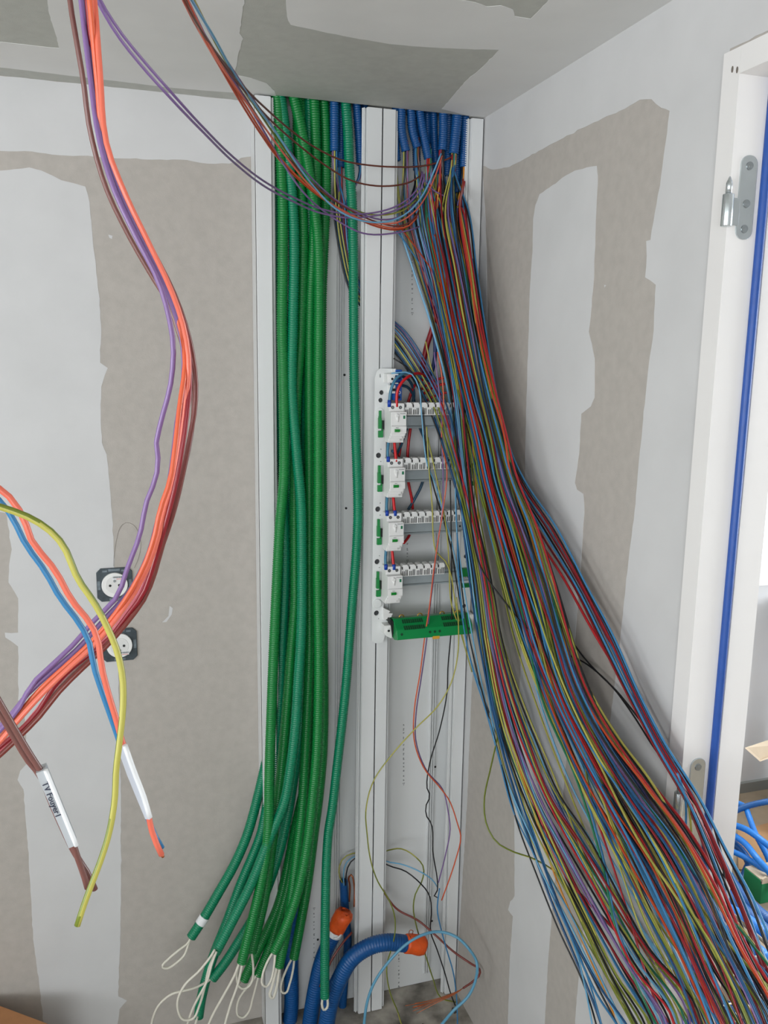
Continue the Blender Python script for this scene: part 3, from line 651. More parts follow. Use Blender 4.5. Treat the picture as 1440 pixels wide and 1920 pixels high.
# green earth terminal block at the bottom
et = thing('earth_terminal_block', (.71, YP - .02, zr(-.64)), 'long green earth terminal block hanging below the panel', 'terminal block')
pr_ = [(1.838, zr(-.602)), (1.812, zr(-.598)), (1.786, zr(-.618)), (1.780, zr(-.640)), (1.800, zr(-.646)), (1.838, zr(-.640))]
build('body', MB().prism(pr_, .606, .796, 0), mat('green_terminal_plastic', (6, 140, 72), .38), et, bevel=.0015)
DG = mat('dark_green_slot', (4, 66, 36), .6)
for gx in (.626, .724):
    for row, (yy, z_) in enumerate(((1.8075, zr(-.6015)), (1.793, zr(-.6125)))):
        for k in range(10):
            a = gx + .0052 * k; q = MB(); q.prism([(yy, z_ + .0012), (yy - .0085, z_ - .0052), (yy - .0075, z_ - .0065), (yy + .001, z_)], a, a + .0034, 0); build('clamp_slot', q, DG, et)
for xx in (.6185, .688, .700, .712, .786): build('screw_bore', MB().cyl((xx, 1.7822, zr(-.628)), (xx, 1.7862, zr(-.628)), .003, 10), DG, et)
for xx in (.632, .678, .734, .774):
    q = MB(); a_ = [(xx + .0058 * math.cos(v), 1.826, zr(-.600) + .0052 * math.sin(v)) for v in np.linspace(0, 2 * math.pi, 17)]; q.tube(a_, .0016, 8); build('brass_ring', q, BRASS, et)
build('yellow_tag', MB().box(.694, .711, 1.7795, 1.782, zr(-.645), zr(-.638)), mat('amber_tag', (226, 170, 60), .5), et)
build('black_coupler', MB().prism([(.597, zr(-.600)), (.600, zr(-.598)), (.608, zr(-.606)), (.608, zr(-.626)), (.603, zr(-.640)), (.601, zr(-.622))], 1.806, 1.826, 1), DARK, et)
build('end_bracket', MB().box(.796, .806, 1.80, 1.836, zr(-.636), zr(-.600)), WHITEP2, et, bevel=.002)

# ------------------------------------------------------------------ feeder cables and ferrules of the panel
def cable(pts, r, m, label, group=None, name='cable', cat='cable', step=.008, sides=10):
    o = build(name, MB().tube(spline(pts, step), r, sides), m, origin=pts[0]); return tag(o, label, cat, group)
def PX(lst): return [U(a, b, y=c) for a, b, c in lst]
CB = mat('cable_slate_blue', (70, 128, 158), .35); CR = mat('cable_red', (208, 26, 32), .35); FER = mat('ferrule_blue', (18, 66, 168), .4)
def ferrule(o, p, q, r): build('ferrule', MB().cyl(p, q, r, 12), FER, o, label='blue crimp ferrule')
o = cable(PX([(730, 762, 1.80), (731, 745, 1.80), (734, 728, 1.798), (742, 711, 1.80), (756, 701, 1.81), (776, 700, 1.83), (800, 712, 1.86)]), .0033, CB, 'slate blue feeder cable arching out of the top circuit breaker'); ferrule(o, U(730, 763, y=1.80), U(730, 750, y=1.80), .0041)
o = cable(PX([(744, 763, 1.80), (744, 742, 1.80), (747, 728, 1.798), (756, 714, 1.80), (770, 704, 1.81), (785, 700, 1.83), (800, 706, 1.86)]), .0033, CR, 'red feeder cable arching out of the top circuit breaker')
jl = ['between the top and second circuit breakers', 'between the second and third circuit breakers', 'between the third and bottom circuit breakers']
for i, (ya, yb) in enumerate(((824, 866), (928, 967), (1027, 1068))):
    s_ = -i * 2.2
    o = cable(PX([(729 + s_, ya, 1.812), (727 + s_ , (ya + yb) / 2, 1.806), (728 + s_, yb, 1.80)]), .0033, CB, 'short slate blue jumper cable ' + jl[i], 'jumper cables between the breakers'); ferrule(o, U(728 + s_, yb, y=1.80), U(728 + s_, yb - 10, y=1.80), .0041)
    o = cable(PX([(739 + s_, ya, 1.812), (741 + s_, (ya + yb) / 2, 1.806), (743 + s_, yb, 1.80)]), .0033, CR, 'short red jumper cable ' + jl[i], 'jumper cables between the breakers')
    if i: ferrule(o, U(743 + s_, yb, y=1.80), U(743 + s_, yb - 10, y=1.80), .0041)
cable(PX([(792, 712, 1.862), (778, 722, 1.885), (768, 745, 1.895), (758, 790, 1.895), (752, 830, 1.892), (748, 856, 1.88)]), .0033, CR, 'red cable behind the rails dropping to the second breaker')
cable(PX([(770, 800, 1.893), (766, 830, 1.893), (764, 860, 1.893), (766, 905, 1.893), (772, 935, 1.893), (774, 955, 1.893)]), .0033, CR, 'red cable behind the second rail running straight down')
cable(PX([(750, 704, 1.86), (766, 712, 1.875), (776, 735, 1.893), (770, 775, 1.895), (757, 820, 1.893), (745, 850, 1.88), (736, 846, 1.85)]), .0033, mat('cable_dark_blue', (44, 84, 110), .4), 'dark slate cable looping behind the top rail')
cable(PX([(750, 722, 1.86), (764, 726, 1.875), (774, 740, 1.893), (780, 780, 1.895), (802, 850, 1.895), (792, 905, 1.893), (775, 940, 1.893), (765, 956, 1.892)]), .0033, mat('cable_dark_blue', (44, 84, 110), .4), 'slate cable crossing behind the second and third rails')
cable(PX([(768, 1003, 1.89), (764, 1010, 1.885), (757, 1018, 1.87)]), .0033, CR, 'short red cable end below the third rail')
for k, yy in enumerate((706, 718, 735)):
    o = cable(PX([(848, yy, 1.85), (828, yy + 3, 1.86), (806, yy + 12, 1.875), (790, yy + 24, 1.89)]), .003, CR, ('uppermost', 'middle', 'lowest')[k] + ' of three short red cables right of the panel top', 'three short red cables')
    if k: ferrule(o, U(848, yy, y=1.85), U(843, yy, y=1.852), .0038)
cable(PX([(822, 540, 1.885), (815, 600, 1.89), (800, 650, 1.895), (790, 700, 1.89), (786, 712, 1.87)]), .0062, mat('cable_dark_red', (140, 20, 30), .4), 'thick dark red supply cable behind the wires above the panel')
cable(PX([(805, 520, 1.885), (808, 580, 1.89), (816, 640, 1.89), (812, 690, 1.89), (800, 715, 1.88)]), .0045, mat('cable_navy', (30, 50, 110), .4), 'navy supply cable beside the thick dark red one')

# ------------------------------------------------------------------ thin wires
def wire(P, col, label, group=None, r=.0015, step=.016, sides=8, cat='wire'):
    m = YG if col == 'yg' else WC[col]
    P = [np.array([p[0], p[1], max(p[2], .004)]) for p in P]
    o = build('electrical_wire', MB().tube(spline(P, step), r, sides, stripe=(col == 'yg')), m, origin=P[0])
    return tag(o, label, cat, group)
CN = dict(blue='blue', red='red', black='black', brown='brown', orange='orange', amber='amber', purple='purple', dark_blue='dark blue', sky='pale blue', rust='rust red',
          dark_red='dark red', green='green', lilac='lilac', grey='beige', coral='coral orange', maroon='maroon', pink='pink', tan='dusty brown', yg='yellow and green')
MIX = ['blue'] * 12 + ['sky'] * 5 + ['dark_blue'] * 9 + ['red'] * 9 + ['dark_red'] * 7 + ['black'] * 17 + ['yg'] * 24 + ['brown'] * 4 + ['rust'] * 4 + ['amber'] * 4 + ['purple'] * 2 + ['green'] * 4 + ['lilac'] * 2 + ['coral'] * 1
def strand(n, starts, G_, where, mix=MIX, seed=1, xr=(.70, .803), fan=1.0, tail=None, r=.00185, rand_end=0):
    rr = np.random.default_rng(seed); G_ = np.array(G_, float)      # rows: px, py, halfwidth, y
    d = np.gradient(G_[:, :2], axis=0); d /= np.linalg.norm(d, axis=1)[:, None]; nrm = np.stack([d[:, 1], -d[:, 0]], axis=1)  # to the right of the run
    cols = [mix[int(k)] for k in rr.integers(0, len(mix), n)]
    us = np.linspace(-1, 1, n) if n > 1 else np.array([0.0])
    for i in range(n):
        u0 = us[i]
        st_ = starts[min(len(starts) - 1, max(0, int((u0 * .5 + .5) * len(starts) + rr.normal() * .5)))]
        k = len(G_); a = np.cumsum(rr.normal(size=k)) * .065; a -= np.linspace(a[0] * .5, a[-1], k)
        u = np.clip(u0 + a + rr.normal() * .08, -1.06, 1.06)
        xm = rr.uniform(*xr); dv = rr.uniform(-1, 1)
        P = []
        if st_ is not None:
            m = np.array(st_) + np.array([rr.uniform(-.005, .005), rr.uniform(-.005, .005), 0]); P += [m + np.array([0, 0, .02]), m + np.array([0, -.001, -.022])]
        for j in range(k):
            q = G_[j, :2] + nrm[j] * u[j] * G_[j, 2]
            rv = ray(*q); y = G_[j, 3] + dv * min(.035, .010 + .00016 * max(0, G_[j, 1] - 500))
            y = min(y, xm / (rv[0] / rv[1])) if rv[0] > 0 else y
            if G_[j, 1] < 640: y = min(y, 1.901)
            P.append(np.array([rv[0] / rv[1] * y, y, max(.012, rv[2] / rv[1] * y + CH)]))
        if tail is not None:
            e = P[-1]; T = np.array(tail) + np.array([rr.normal() * .09, rr.normal() * .07, 0]); T[2] = .012 + rr.uniform(0, .04)
            P += [np.array([(e[0] * .55 + T[0] * .45), e[1] * .55 + T[1] * .45, max(.03, e[2] * .45)]), T]
        c = cols[i]
        at_ = ('left edge', 'left of its centre', 'right of its centre', 'right edge')[min(3, int((u0 * .5 + .5) * 4))]
        wire(P, c, 'thin %s wire %s, %s' % (CN[c], where, at_), '%s wires %s, %s' % (CN[c], where, at_), r=r * rr.uniform(.88, 1.12))
B = bmouth
TL = (.70, .62, 0)
TR = (1.02, .50, 0)
strand(24, [B[0], B[1], B[9], B[2], B[3]],
  [(772, 400, 27, 1.878), (796, 500, 22, 1.872), (824, 600, 18, 1.862), (850, 720, 14, 1.835), (865, 850, 12, 1.79), (879, 960, 12, 1.755), (896, 1050, 15, 1.70), (908, 1120, 18, 1.665), (920, 1200, 20, 1.62), (942, 1300, 25, 1.55),
   (970, 1400, 36, 1.48), (1008, 1500, 40, 1.41), (1062, 1600, 54, 1.34), (1116, 1700, 54, 1.27), (1172, 1800, 60, 1.2), (1250, 1930, 74, 1.12)], 'in the left strand passing the panel', seed=11, tail=TL)
strand(60, [B[2], B[3], B[3], B[4], B[5], B[6], B[6], B[7], B[8]],
  [(828, 400, 38, 1.876), (846, 500, 37, 1.868), (868, 620, 35, 1.83), (894, 740, 34, 1.77), (914, 820, 34, 1.72), (932, 900, 35, 1.67), (964, 1000, 42, 1.59), (994, 1100, 45, 1.50), (1024, 1200, 45, 1.42), (1060, 1300, 42, 1.34),
   (1110, 1400, 48, 1.26), (1170, 1500, 58, 1.18), (1234, 1600, 68, 1.11), (1288, 1700, 70, 1.06), (1334, 1800, 70, 1.02), (1394, 1930, 80, .98)], 'in the dense middle strand', seed=22, tail=TR)
strand(22, [B[2], B[3], B[4], B[5], B[6]],
  [(822, 400, 34, 1.885), (842, 520, 30, 1.875), (866, 660, 26, 1.83), (893, 800, 24, 1.76), (930, 930, 26, 1.66), (975, 1080, 32, 1.53), (1020, 1220, 34, 1.42), (1072, 1340, 34, 1.32),
   (1132, 1450, 44, 1.23), (1206, 1570, 52, 1.14), (1280, 1700, 60, 1.06), (1350, 1830, 70, 1.0), (1420, 1930, 80, .98)], 'deep under the middle strand', seed=23, tail=TR, mix=['black'] * 4 + ['dark_blue'] * 3 + ['brown', 'blue', 'rust', 'dark_red'], xr=(.77, .806))
strand(11, [B[7], B[7], B[6]],
  [(873, 400, 7, 1.872), (885, 500, 9, 1.84), (902, 620, 10, 1.78), (921, 740, 11, 1.71), (948, 850, 12, 1.62), (976, 910, 13, 1.55), (1034, 1000, 17, 1.45), (1090, 1100, 12, 1.33), (1141, 1200, 15, 1.22), (1188, 1300, 11, 1.13), (1240, 1400, 11, 1.05),
   (1300, 1500, 14, .985), (1346, 1600, 20, .94), (1388, 1700, 28, .91), (1428, 1800, 32, .88), (1490, 1930, 40, .85)], 'in the right strand over the door hinge', seed=33, xr=(.765, .800), mix=['red'] * 3 + ['blue'] * 4 + ['black'] * 3 + ['yg'] * 3 + ['dark_red'] * 2 + ['lilac'], tail=(1.15, .62, 0))
strand(3, [B[4], B[3]],
  [(812, 400, 20, 1.885), (836, 520, 20, 1.875), (862, 660, 16, 1.835), (884, 800, 12, 1.78), (905, 930, 14, 1.70), (934, 1060, 20, 1.61), (966, 1200, 26, 1.51), (1010, 1330, 26, 1.41), (1056, 1450, 22, 1.32), (1110, 1580, 28, 1.22), (1170, 1700, 36, 1.14), (1240, 1820, 44, 1.07), (1310, 1930, 50, 1.02)],
  'alone between the left and middle strands', seed=34, xr=(.76, .803), tail=TR, mix=['yg', 'blue', 'red', 'dark_red', 'green', 'dark_blue'])
# left channel wires crossing behind the centre post into the right channel
strand(13, [B[12], B[12], B[13], B[14]],
  [(638, 380, 14, 1.893), (648, 470, 12, 1.897), (668, 545, 12, 1.899), (704, 590, 12, 1.899), (742, 632, 20, 1.892), (782, 690, 19, 1.868), (818, 760, 18, 1.83), (847, 850, 14, 1.79), (876, 960, 12, 1.75),
   (901, 1080, 15, 1.69), (919, 1200, 18, 1.62), (950, 1340, 26, 1.52), (990, 1450, 32, 1.44), (1040, 1570, 44, 1.36), (1104, 1700, 60, 1.26), (1170, 1820, 70, 1.18), (1240, 1930, 80, 1.12)], 'crossing from left channel over the panel', seed=44, tail=TL,
  mix=['blue'] * 4 + ['yg'] * 5 + ['red'] * 3 + ['black'] * 4 + ['rust'] * 2 + ['dark_blue'] * 2 + ['brown', 'purple'])
strand(16, [B[3], B[4], B[6]],
  [(828, 400, 30, 1.87), (850, 520, 28, 1.85), (878, 660, 28, 1.80), (908, 800, 28, 1.72), (950, 950, 30, 1.62), (998, 1100, 32, 1.49), (1050, 1300, 34, 1.32), (1120, 1440, 45, 1.2), (1190, 1580, 70, 1.11), (1250, 1700, 100, 1.04), (1320, 1820, 120, .98), (1390, 1930, 130, .93)], 'thin stray near the bottom right corner', seed=55, mix=['yg'] * 8 + ['blue'] * 3 + ['red', 'sky', 'green'], tail=TR, xr=(.72, .80))
# heavier runs that stand out in the photo
for cpt, P_, r_, lb in [
  ('red', [(856, 700, 1.80), (860, 780, 1.78), (864, 860, 1.76), (874, 950, 1.72), (886, 1040, 1.68), (906, 1160, 1.6), (930, 1290, 1.52), (962, 1400, 1.44), (1000, 1500, 1.36), (1060, 1640, 1.27), (1130, 1720, 1.18), (1240, 1830, 1.08), (1330, 1930, 1.0)], .0027, 'thick bright red wire leading down beside the panel'),
  ('green', [(862, 640, 1.83), (857, 720, 1.80), (852, 800, 1.79), (856, 880, 1.77), (866, 960, 1.73), (880, 1060, 1.68), (900, 1180, 1.6), (930, 1320, 1.51), (975, 1460, 1.42), (1040, 1620, 1.3), (1120, 1780, 1.2), (1200, 1930, 1.1)], .0021, 'sea green wire bowing left past the panel edge'),
  ('dark_blue', [(852, 640, 1.83), (855, 780, 1.78), (860, 880, 1.755), (868, 980, 1.715), (882, 1100, 1.66), (905, 1240, 1.57), (935, 1380, 1.47), (975, 1520, 1.38), (1030, 1680, 1.28), (1080, 1800, 1.2), (1130, 1930, 1.13)], .0024, 'thick blue wire left of the bright red one'),
  ('amber', [(812, 450, 1.862), (842, 560, 1.825), (862, 680, 1.78), (880, 780, 1.745), (892, 900, 1.71), (900, 1020, 1.67), (912, 1140, 1.62), (930, 1280, 1.53), (962, 1400, 1.45), (1000, 1520, 1.36), (1040, 1640, 1.29), (1090, 1760, 1.22), (1160, 1930, 1.14)], .0019, 'amber wire tracing the front of the left strand'),
  ('sky', [(853, 480, 1.86), (872, 640, 1.80), (900, 800, 1.71), (930, 960, 1.62), (960, 1100, 1.53), (990, 1230, 1.44), (1020, 1340, 1.36), (1070, 1470, 1.27), (1140, 1600, 1.17), (1230, 1750, 1.07), (1330, 1930, .98)], .0018, 'pale turquoise wire bright in the middle strand'),
  ('red', [(898, 560, 1.80), (925, 720, 1.70), (966, 880, 1.565), (1000, 990, 1.46), (1060, 1090, 1.34), (1110, 1180, 1.25), (1170, 1280, 1.155), (1215, 1360, 1.08), (1270, 1460, .995), (1322, 1560, .95), (1392, 1710, .9), (1460, 1900, .86)], .0024, 'thick bright red wire in the right strand'),
  ('rust', [(815, 440, 1.858), (838, 560, 1.82), (868, 700, 1.77), (900, 830, 1.70), (935, 960, 1.62), (980, 1120, 1.5), (1030, 1270, 1.39), (1100, 1410, 1.26), (1190, 1560, 1.14), (1290, 1740, 1.03), (1380, 1930, .95)], .0024, 'thick rust red wire in the middle strand'),
  ('red', [(1100, 1360, 1.25), (1170, 1500, 1.13), (1240, 1610, 1.04), (1310, 1720, .97), (1370, 1830, .93), (1440, 1940, .89)], .0024, 'red wire running over the lower middle strand'),
  ('grey', [(1190, 1440, 1.09), (1255, 1560, 1.0), (1310, 1640, .95), (1370, 1710, .91), (1460, 1800, .86)], .0026, 'pale beige wire crossing the jamb foot')]:
    Q_ = PX(P_); Q_.append(np.array([Q_[-1][0] + .05, Q_[-1][1] - .14, .012])); wire(Q_, cpt, lb, r=r_)
# loose wires over and below the panel
LO = [
 ('sky', [(734, 700), (770, 700), (785, 725), (790, 770), (795, 830), (801, 870), (815, 905), (828, 950), (850, 1030), (860, 1090), (868, 1150), (878, 1220), (900, 1290), (930, 1370), (955, 1450)], 1.80, 'pale blue wire winding loosely down over the panel'),
 ('black', [(738, 672), (765, 690), (785, 720), (795, 790), (800, 850), (812, 910), (830, 970), (846, 1030), (856, 1090), (866, 1150), (880, 1230), (905, 1300), (935, 1390)], 1.805, 'black wire winding loosely beside the pale blue one'),
 ('yg', [(798, 640), (812, 700), (832, 740), (845, 790), (852, 830)], 1.83, 'yellow and green wire slanting above the top rail'),
 ('yg', [(800, 800), (803, 860), (808, 920), (811, 960), (812, 1000), (818, 1035), (835, 1052), (846, 1080), (852, 1120), (860, 1160), (872, 1215)], 1.795, 'yellow and green wire kinked over the bottom rail'),
 ('yg', [(802, 820), (815, 880), (828, 940), (838, 1000), (842, 1060), (846, 1130), (862, 1180), (885, 1260)], 1.798, 'straight yellow and green wire over the lower rails'),
 ('orange', [(820, 660), (828, 700), (832, 760), (828, 830), (838, 880), (830, 960), (822, 1010), (812, 1080), (805, 1140), (797, 1190), (788, 1260), (777, 1330), (777, 1390), (795, 1440), (826, 1478), (842, 1500), (858, 1545), (864, 1570), (855, 1610), (842, 1650), (828, 1688)], 1.79, 'orange wire hanging from the panel to the floor kink'),
 ('purple', [(814, 660), (826, 760), (829, 840), (831, 900), (829, 960), (820, 1020), (811, 1100), (805, 1150), (800, 1200), (790, 1270), (780, 1340), (780, 1390), (800, 1445), (830, 1480), (840, 1520), (844, 1555), (836, 1600), (822, 1655)], 1.795, 'purple wire paired with the hanging orange one'),
 ('black', [(844, 900), (846, 1000), (847, 1100), (846, 1180), (840, 1250), (838, 1300), (824, 1370), (806, 1430), (801, 1480), (807, 1493), (800, 1506), (799, 1528), (809, 1545), (812, 1600), (820, 1650), (820, 1670), (814, 1682), (822, 1684)], 1.80, 'black wire with two kinks below the panel'),
 ('yg', [(856, 1120), (860, 1180), (858, 1230), (846, 1280), (820, 1325), (780, 1365), (735, 1415), (700, 1465), (686, 1520), (688, 1560), (695, 1613), (708, 1652), (729, 1687), (739, 1713), (741, 1745), (734, 1779), (726, 1805), (725, 1824), (732, 1863), (745, 1895), (758, 1930)], 1.765, 'long yellow and green wire looping down across the centre post'),
 ('yg', [(858, 760), (878, 960), (903, 1120), (928, 1260), (940, 1330), (932, 1385), (920, 1440), (908, 1500), (912, 1545), (930, 1578), (960, 1596), (1000, 1610), (1042, 1636), (1090, 1700), (1150, 1800), (1220, 1930)], 'S1', 'single yellow and green loop bowing left on bare board'),
 ('blue', [(815, 470), (835, 600), (848, 720), (853, 860), (857, 1000), (866, 1150), (885, 1250), (910, 1330), (935, 1420), (962, 1520), (1000, 1600), (1040, 1690), (1090, 1800), (1130, 1930)], 'S1', 'blue wire on the far left edge of the cascade'),
 ('black', [(815, 470), (835, 600), (848, 720), (853, 860), (857, 1000), (872, 1150), (892, 1250), (918, 1350), (945, 1450), (972, 1550), (1006, 1640), (1046, 1740), (1096, 1850), (1120, 1930)], 'S1', 'black wire on the far left edge of the cascade'),
 ('sky', [(815, 470), (835, 600), (848, 720), (853, 860), (857, 1000), (878, 1150), (905, 1290), (930, 1400), (965, 1500), (1010, 1600), (1050, 1700), (1085, 1800), (1112, 1930)], 'S1', 'pale blue wire leaving the cascade at lower left'),
 ('black', [(850, 600), (860, 700), (869, 800), (878, 920), (900, 1060), (940, 1120), (1000, 1190), (1060, 1225), (1100, 1245), (1150, 1290), (1190, 1345), (1225, 1400), (1272, 1465), (1320, 1530)], 'S2', 'black wire slanting alone toward the lower hinge'),
 ('black', [(866, 520), (900, 740), (945, 930), (1005, 1090), (1085, 1220), (1110, 1250), (1160, 1300), (1200, 1350), (1240, 1400), (1285, 1460), (1330, 1530), (1352, 1600), (1362, 1690)], 'S2', 'second black wire slanting alone toward the lower hinge'),
 ('yg', [(850, 480), (872, 620), (902, 780), (935, 960), (965, 1100), (1000, 1230), (1050, 1340), (1110, 1440), (1180, 1540), (1250, 1660), (1310, 1800), (1370, 1930)], 'S2', 'yellow and green wire on top of the middle strand'),
 ('yg', [(850, 500), (900, 740), (960, 950), (1015, 1080), (1052, 1190), (1076, 1290), (1092, 1400), (1110, 1500), (1160, 1620), (1200, 1740), (1260, 1870), (1290, 1930)], 'S2', 'yellow and green wire crossing the middle strand'),
 ('blue', [(1270, 1450), (1284, 1490), (1286, 1560), (1284, 1610), (1290, 1680)], .97, 'short blue wire dropping beside the lower hinge'),
 ('yg', [(1290, 1500), (1296, 1560), (1292, 1620), (1298, 1680)], .97, 'short yellow and green wire beside the lower hinge'),
]
S2D = ([400, 620, 820, 1000, 1200, 1400, 1600, 1800, 1930], [1.86, 1.81, 1.70, 1.57, 1.39, 1.23, 1.08, .99, .95])
S1D = ([400, 600, 850, 960, 1120, 1300, 1500, 1700, 1930], [1.87, 1.85, 1.78, 1.73, 1.64, 1.53, 1.39, 1.25, 1.10])
for c, px, y, lb in LO:
    P_ = []
    for a, b in px:
        y_ = float(np.interp(b, *S2D)) if y == 'S2' else (float(np.interp(b, *S1D)) if y == 'S1' else y)
        rv = ray(a, b); yy = min(y_, .800 / (rv[0] / rv[1])); P_.append(U(a, b, y=yy))
    if px[-1][1] >= 1900: P_.append(np.array([P_[-1][0] + .06, P_[-1][1] - .12, .012]))
    wire(P_, c, lb, r=.0016)
# loops low in the channels
LW = [
 ('yg', [(642, 1655), (636, 1640), (637, 1622), (645, 1608), (662, 1600), (690, 1600), (706, 1601), (729, 1594), (755, 1592), (776, 1604), (794, 1626), (792, 1650), (779, 1676), (775, 1702), (779, 1729), (786, 1755), (799, 1795), (811, 1832), (827, 1871), (853, 1916)], 1.885, 'yellow and green wire looping from the slim floor conduit'),
 ('sky', [(645, 1660), (644, 1640), (648, 1620), (660, 1608), (690, 1602), (706, 1606), (724, 1615), (755, 1621), (787, 1634), (811, 1650), (820, 1663)], 1.88, 'pale blue wire arching from the slim floor conduit'),
 ('black', [(648, 1660), (649, 1640), (654, 1622), (664, 1610), (690, 1604), (706, 1610), (729, 1623), (761, 1634), (787, 1655), (805, 1679), (809, 1708), (807, 1745), (819, 1779), (834, 1824), (845, 1863), (852, 1925)], 1.875, 'black wire arching from the slim floor conduit to the floor'),
 ('blue', [(824, 1666), (820, 1705), (827, 1742), (837, 1779), (850, 1824), (856, 1870), (858, 1925)], 1.80, 'blue wire dropping along the right post foot')]
for c, px, y, lb in LW:
    P_ = [U(a, b, y=(y if a < 730 else y - min(.07, (a - 730) * .0016))) for a, b in px]
    wire(P_, c, lb, r=.0017)
cable(PX([(681, 1935, 1.70), (689, 1877, 1.70), (702, 1842, 1.70), (729, 1803, 1.70), (761, 1771, 1.70), (792, 1753, 1.70), (824, 1747, 1.70), (856, 1757, 1.68), (879, 1779, 1.66), (894, 1805, 1.62), (891, 1840, 1.62), (877, 1869, 1.62), (850, 1895, 1.62), (825, 1925, 1.63)]), .0034, mat('pale_blue_sheath', (96, 156, 186), .4), 'pale blue round cable forming an arch at the floor')
cp = cable(PX([(655, 1690, 1.885), (656, 1660, 1.885), (654, 1645, 1.88), (659, 1640, 1.875), (664, 1660, 1.87), (664, 1700, 1.86)]), .0022, COPPER, 'bare copper earth wire hooked beside the slim floor conduit')
ec = cable(PX([(600, 1850, 1.82), (622, 1800, 1.825), (645, 1765, 1.835), (660, 1748, 1.842)]), .0028, WC['maroon'], 'dark brown cable passing behind the thick bent conduit')
brn = cable(PX([(703, 1632, 1.87), (712, 1655, 1.86), (724, 1679, 1.85), (745, 1705, 1.84), (784, 1726, 1.81), (816, 1753, 1.78), (850, 1784, 1.75), (885, 1808, 1.71), (899, 1817, 1.69), (900, 1826, 1.68), (887, 1840, 1.68), (868, 1853, 1.68)]), .0026, WC['maroon'], 'brown earth cable bent back with a frayed bare copper end')
for k in range(9):
    e = rng.normal(size=2) * 5
    build('copper_strand', MB().tube(spline(PX([(868, 1853, 1.68), (856 + e[0] * .1, 1861 + e[1] * .2, 1.68), (811 + e[0] * .3, 1880 + e[1] * .7, 1.685), (776 + e[0], 1893 + e[1] * 1.5, 1.69 + rng.normal() * .004)]), .01), .0008, 6), COPPER, brn)
cable(PX([(770, 1758, 1.76), (767, 1750, 1.755), (769, 1744, 1.752), (774, 1745, 1.752), (773, 1752, 1.755)]), .001, COPPER, 'tiny bare copper curl above the orange plug', step=.003)

# ------------------------------------------------------------------ wires draped from the top right conduits and back toward the viewer
def ydrape(px):
    return float(np.interp(px, [100, 185, 345, 450, 520, 600, 690, 760, 800, 860], [.98, 1.02, 1.12, 1.42, 1.62, 1.74, 1.80, 1.83, 1.86, 1.868]))
up1 = [np.array([.05, .78, CH + .44]), np.array([-.01, .62, CH + .40])]
TOP = np.array([.06, .86, CH + .43])
def drape(px, col, lb, dy=0.0, r=.0018, dx=0):
    P_ = [U(a + dx, b, y=ydrape(a) + dy) for a, b in px]
    P_.append(TOP + np.array([rng.normal() * .006, rng.normal() * .01, rng.normal() * .004]))
    wire(P_, col, lb, 'wires draped over the trunking to the top left', r=r)
drape([(792, 322), (786, 348), (766, 372), (740, 388), (700, 399), (650, 401), (600, 391), (550, 370), (500, 343), (440, 297), (380, 238), (320, 172), (270, 115), (222, 55), (188, 0), (176, -30)], 'purple', 'purple wire draped low, upper of the pair reaching top left')
drape([(796, 326), (790, 352), (770, 378), (742, 394), (700, 405), (650, 408), (600, 399), (550, 378), (500, 352), (440, 306), (380, 247), (316, 180), (264, 122), (216, 60), (182, 0), (170, -30)], 'purple', 'purple wire draped low, lower of the pair reaching top left', -.004)
drape([(796, 328), (806, 352), (830, 366), (856, 372)], 'purple', 'short purple wire curving right between conduit mouths') if False else None
wire(PX([(792, 324, 1.865), (800, 346, 1.86), (818, 360, 1.86), (840, 370, 1.865), (856, 373, 1.885)]), 'purple', 'short purple wire curving right between conduit mouths')
drape([(785, 425), (770, 431), (740, 437), (700, 440), (676, 436), (650, 424), (610, 398), (570, 362), (530, 305), (490, 238), (446, 165), (400, 95), (352, 0), (338, -30)], 'purple', 'purple wire sagging lowest across the centre post', .002)
drape([(855, 290), (835, 300), (800, 310), (740, 313), (685, 309), (640, 300), (590, 276), (540, 240), (500, 205), (460, 166), (420, 118), (385, 70), (352, 10), (338, -30)], 'brown', 'dark brown wire, uppermost crossing the conduits', -.006)
drape([(788, 330), (770, 341), (740, 348), (700, 348), (655, 337), (610, 310), (560, 272), (510, 228), (465, 178), (420, 122), (380, 62), (345, 0), (330, -30)], 'brown', 'dark brown wire, second across the green conduits', -.010)
drape([(827, 288), (812, 325), (795, 362), (770, 394), (740, 412), (700, 417), (660, 408), (625, 388), (590, 352), (555, 305), (520, 252), (480, 198), (440, 140), (400, 68), (362, 5), (345, -30)], 'sky', 'pale blue wire draped on top of the orange ones', -.012, .0019)
drape([(829, 292), (815, 332), (800, 366), (775, 399), (742, 418), (700, 417), (660, 405), (620, 382), (580, 347), (545, 305), (510, 258), (472, 206), (430, 146), (390, 80), (354, 5), (338, -30)], 'coral', 'coral orange wire leaving a conduit mouth with the pale blue one', -.008, .0017)
drape([(782, 408), (765, 424), (740, 428), (705, 421), (660, 403), (612, 376), (565, 338), (525, 296), (490, 246), (455, 190), (420, 134), (384, 75), (350, 5), (336, -30)], 'orange', 'orange wire, lower of the sagging bundle', 0, .0017)
drape([(784, 400), (772, 420), (745, 431), (710, 426), (664, 407), (616, 380), (568, 344), (526, 302), (488, 250), (450, 190), (414, 128), (378, 66), (346, 5), (330, -30)], 'rust', 'rust red wire under the sagging orange bundle', .006, .0017)
drape([(786, 395), (774, 412), (750, 424), (712, 418), (668, 400), (618, 370), (572, 330), (528, 282), (490, 230), (455, 176), (418, 120), (382, 62), (350, 5), (334, -30)], 'maroon', 'maroon wire inside the sagging bundle', .002, .0017)
drape([(783, 372), (760, 392), (735, 401), (700, 403), (660, 392), (620, 371), (580, 338), (548, 300), (518, 258), (482, 205), (444, 150), (404, 80), (366, 5), (348, -30)], 'yg', 'yellow and green wire inside the sagging bundle', .004)
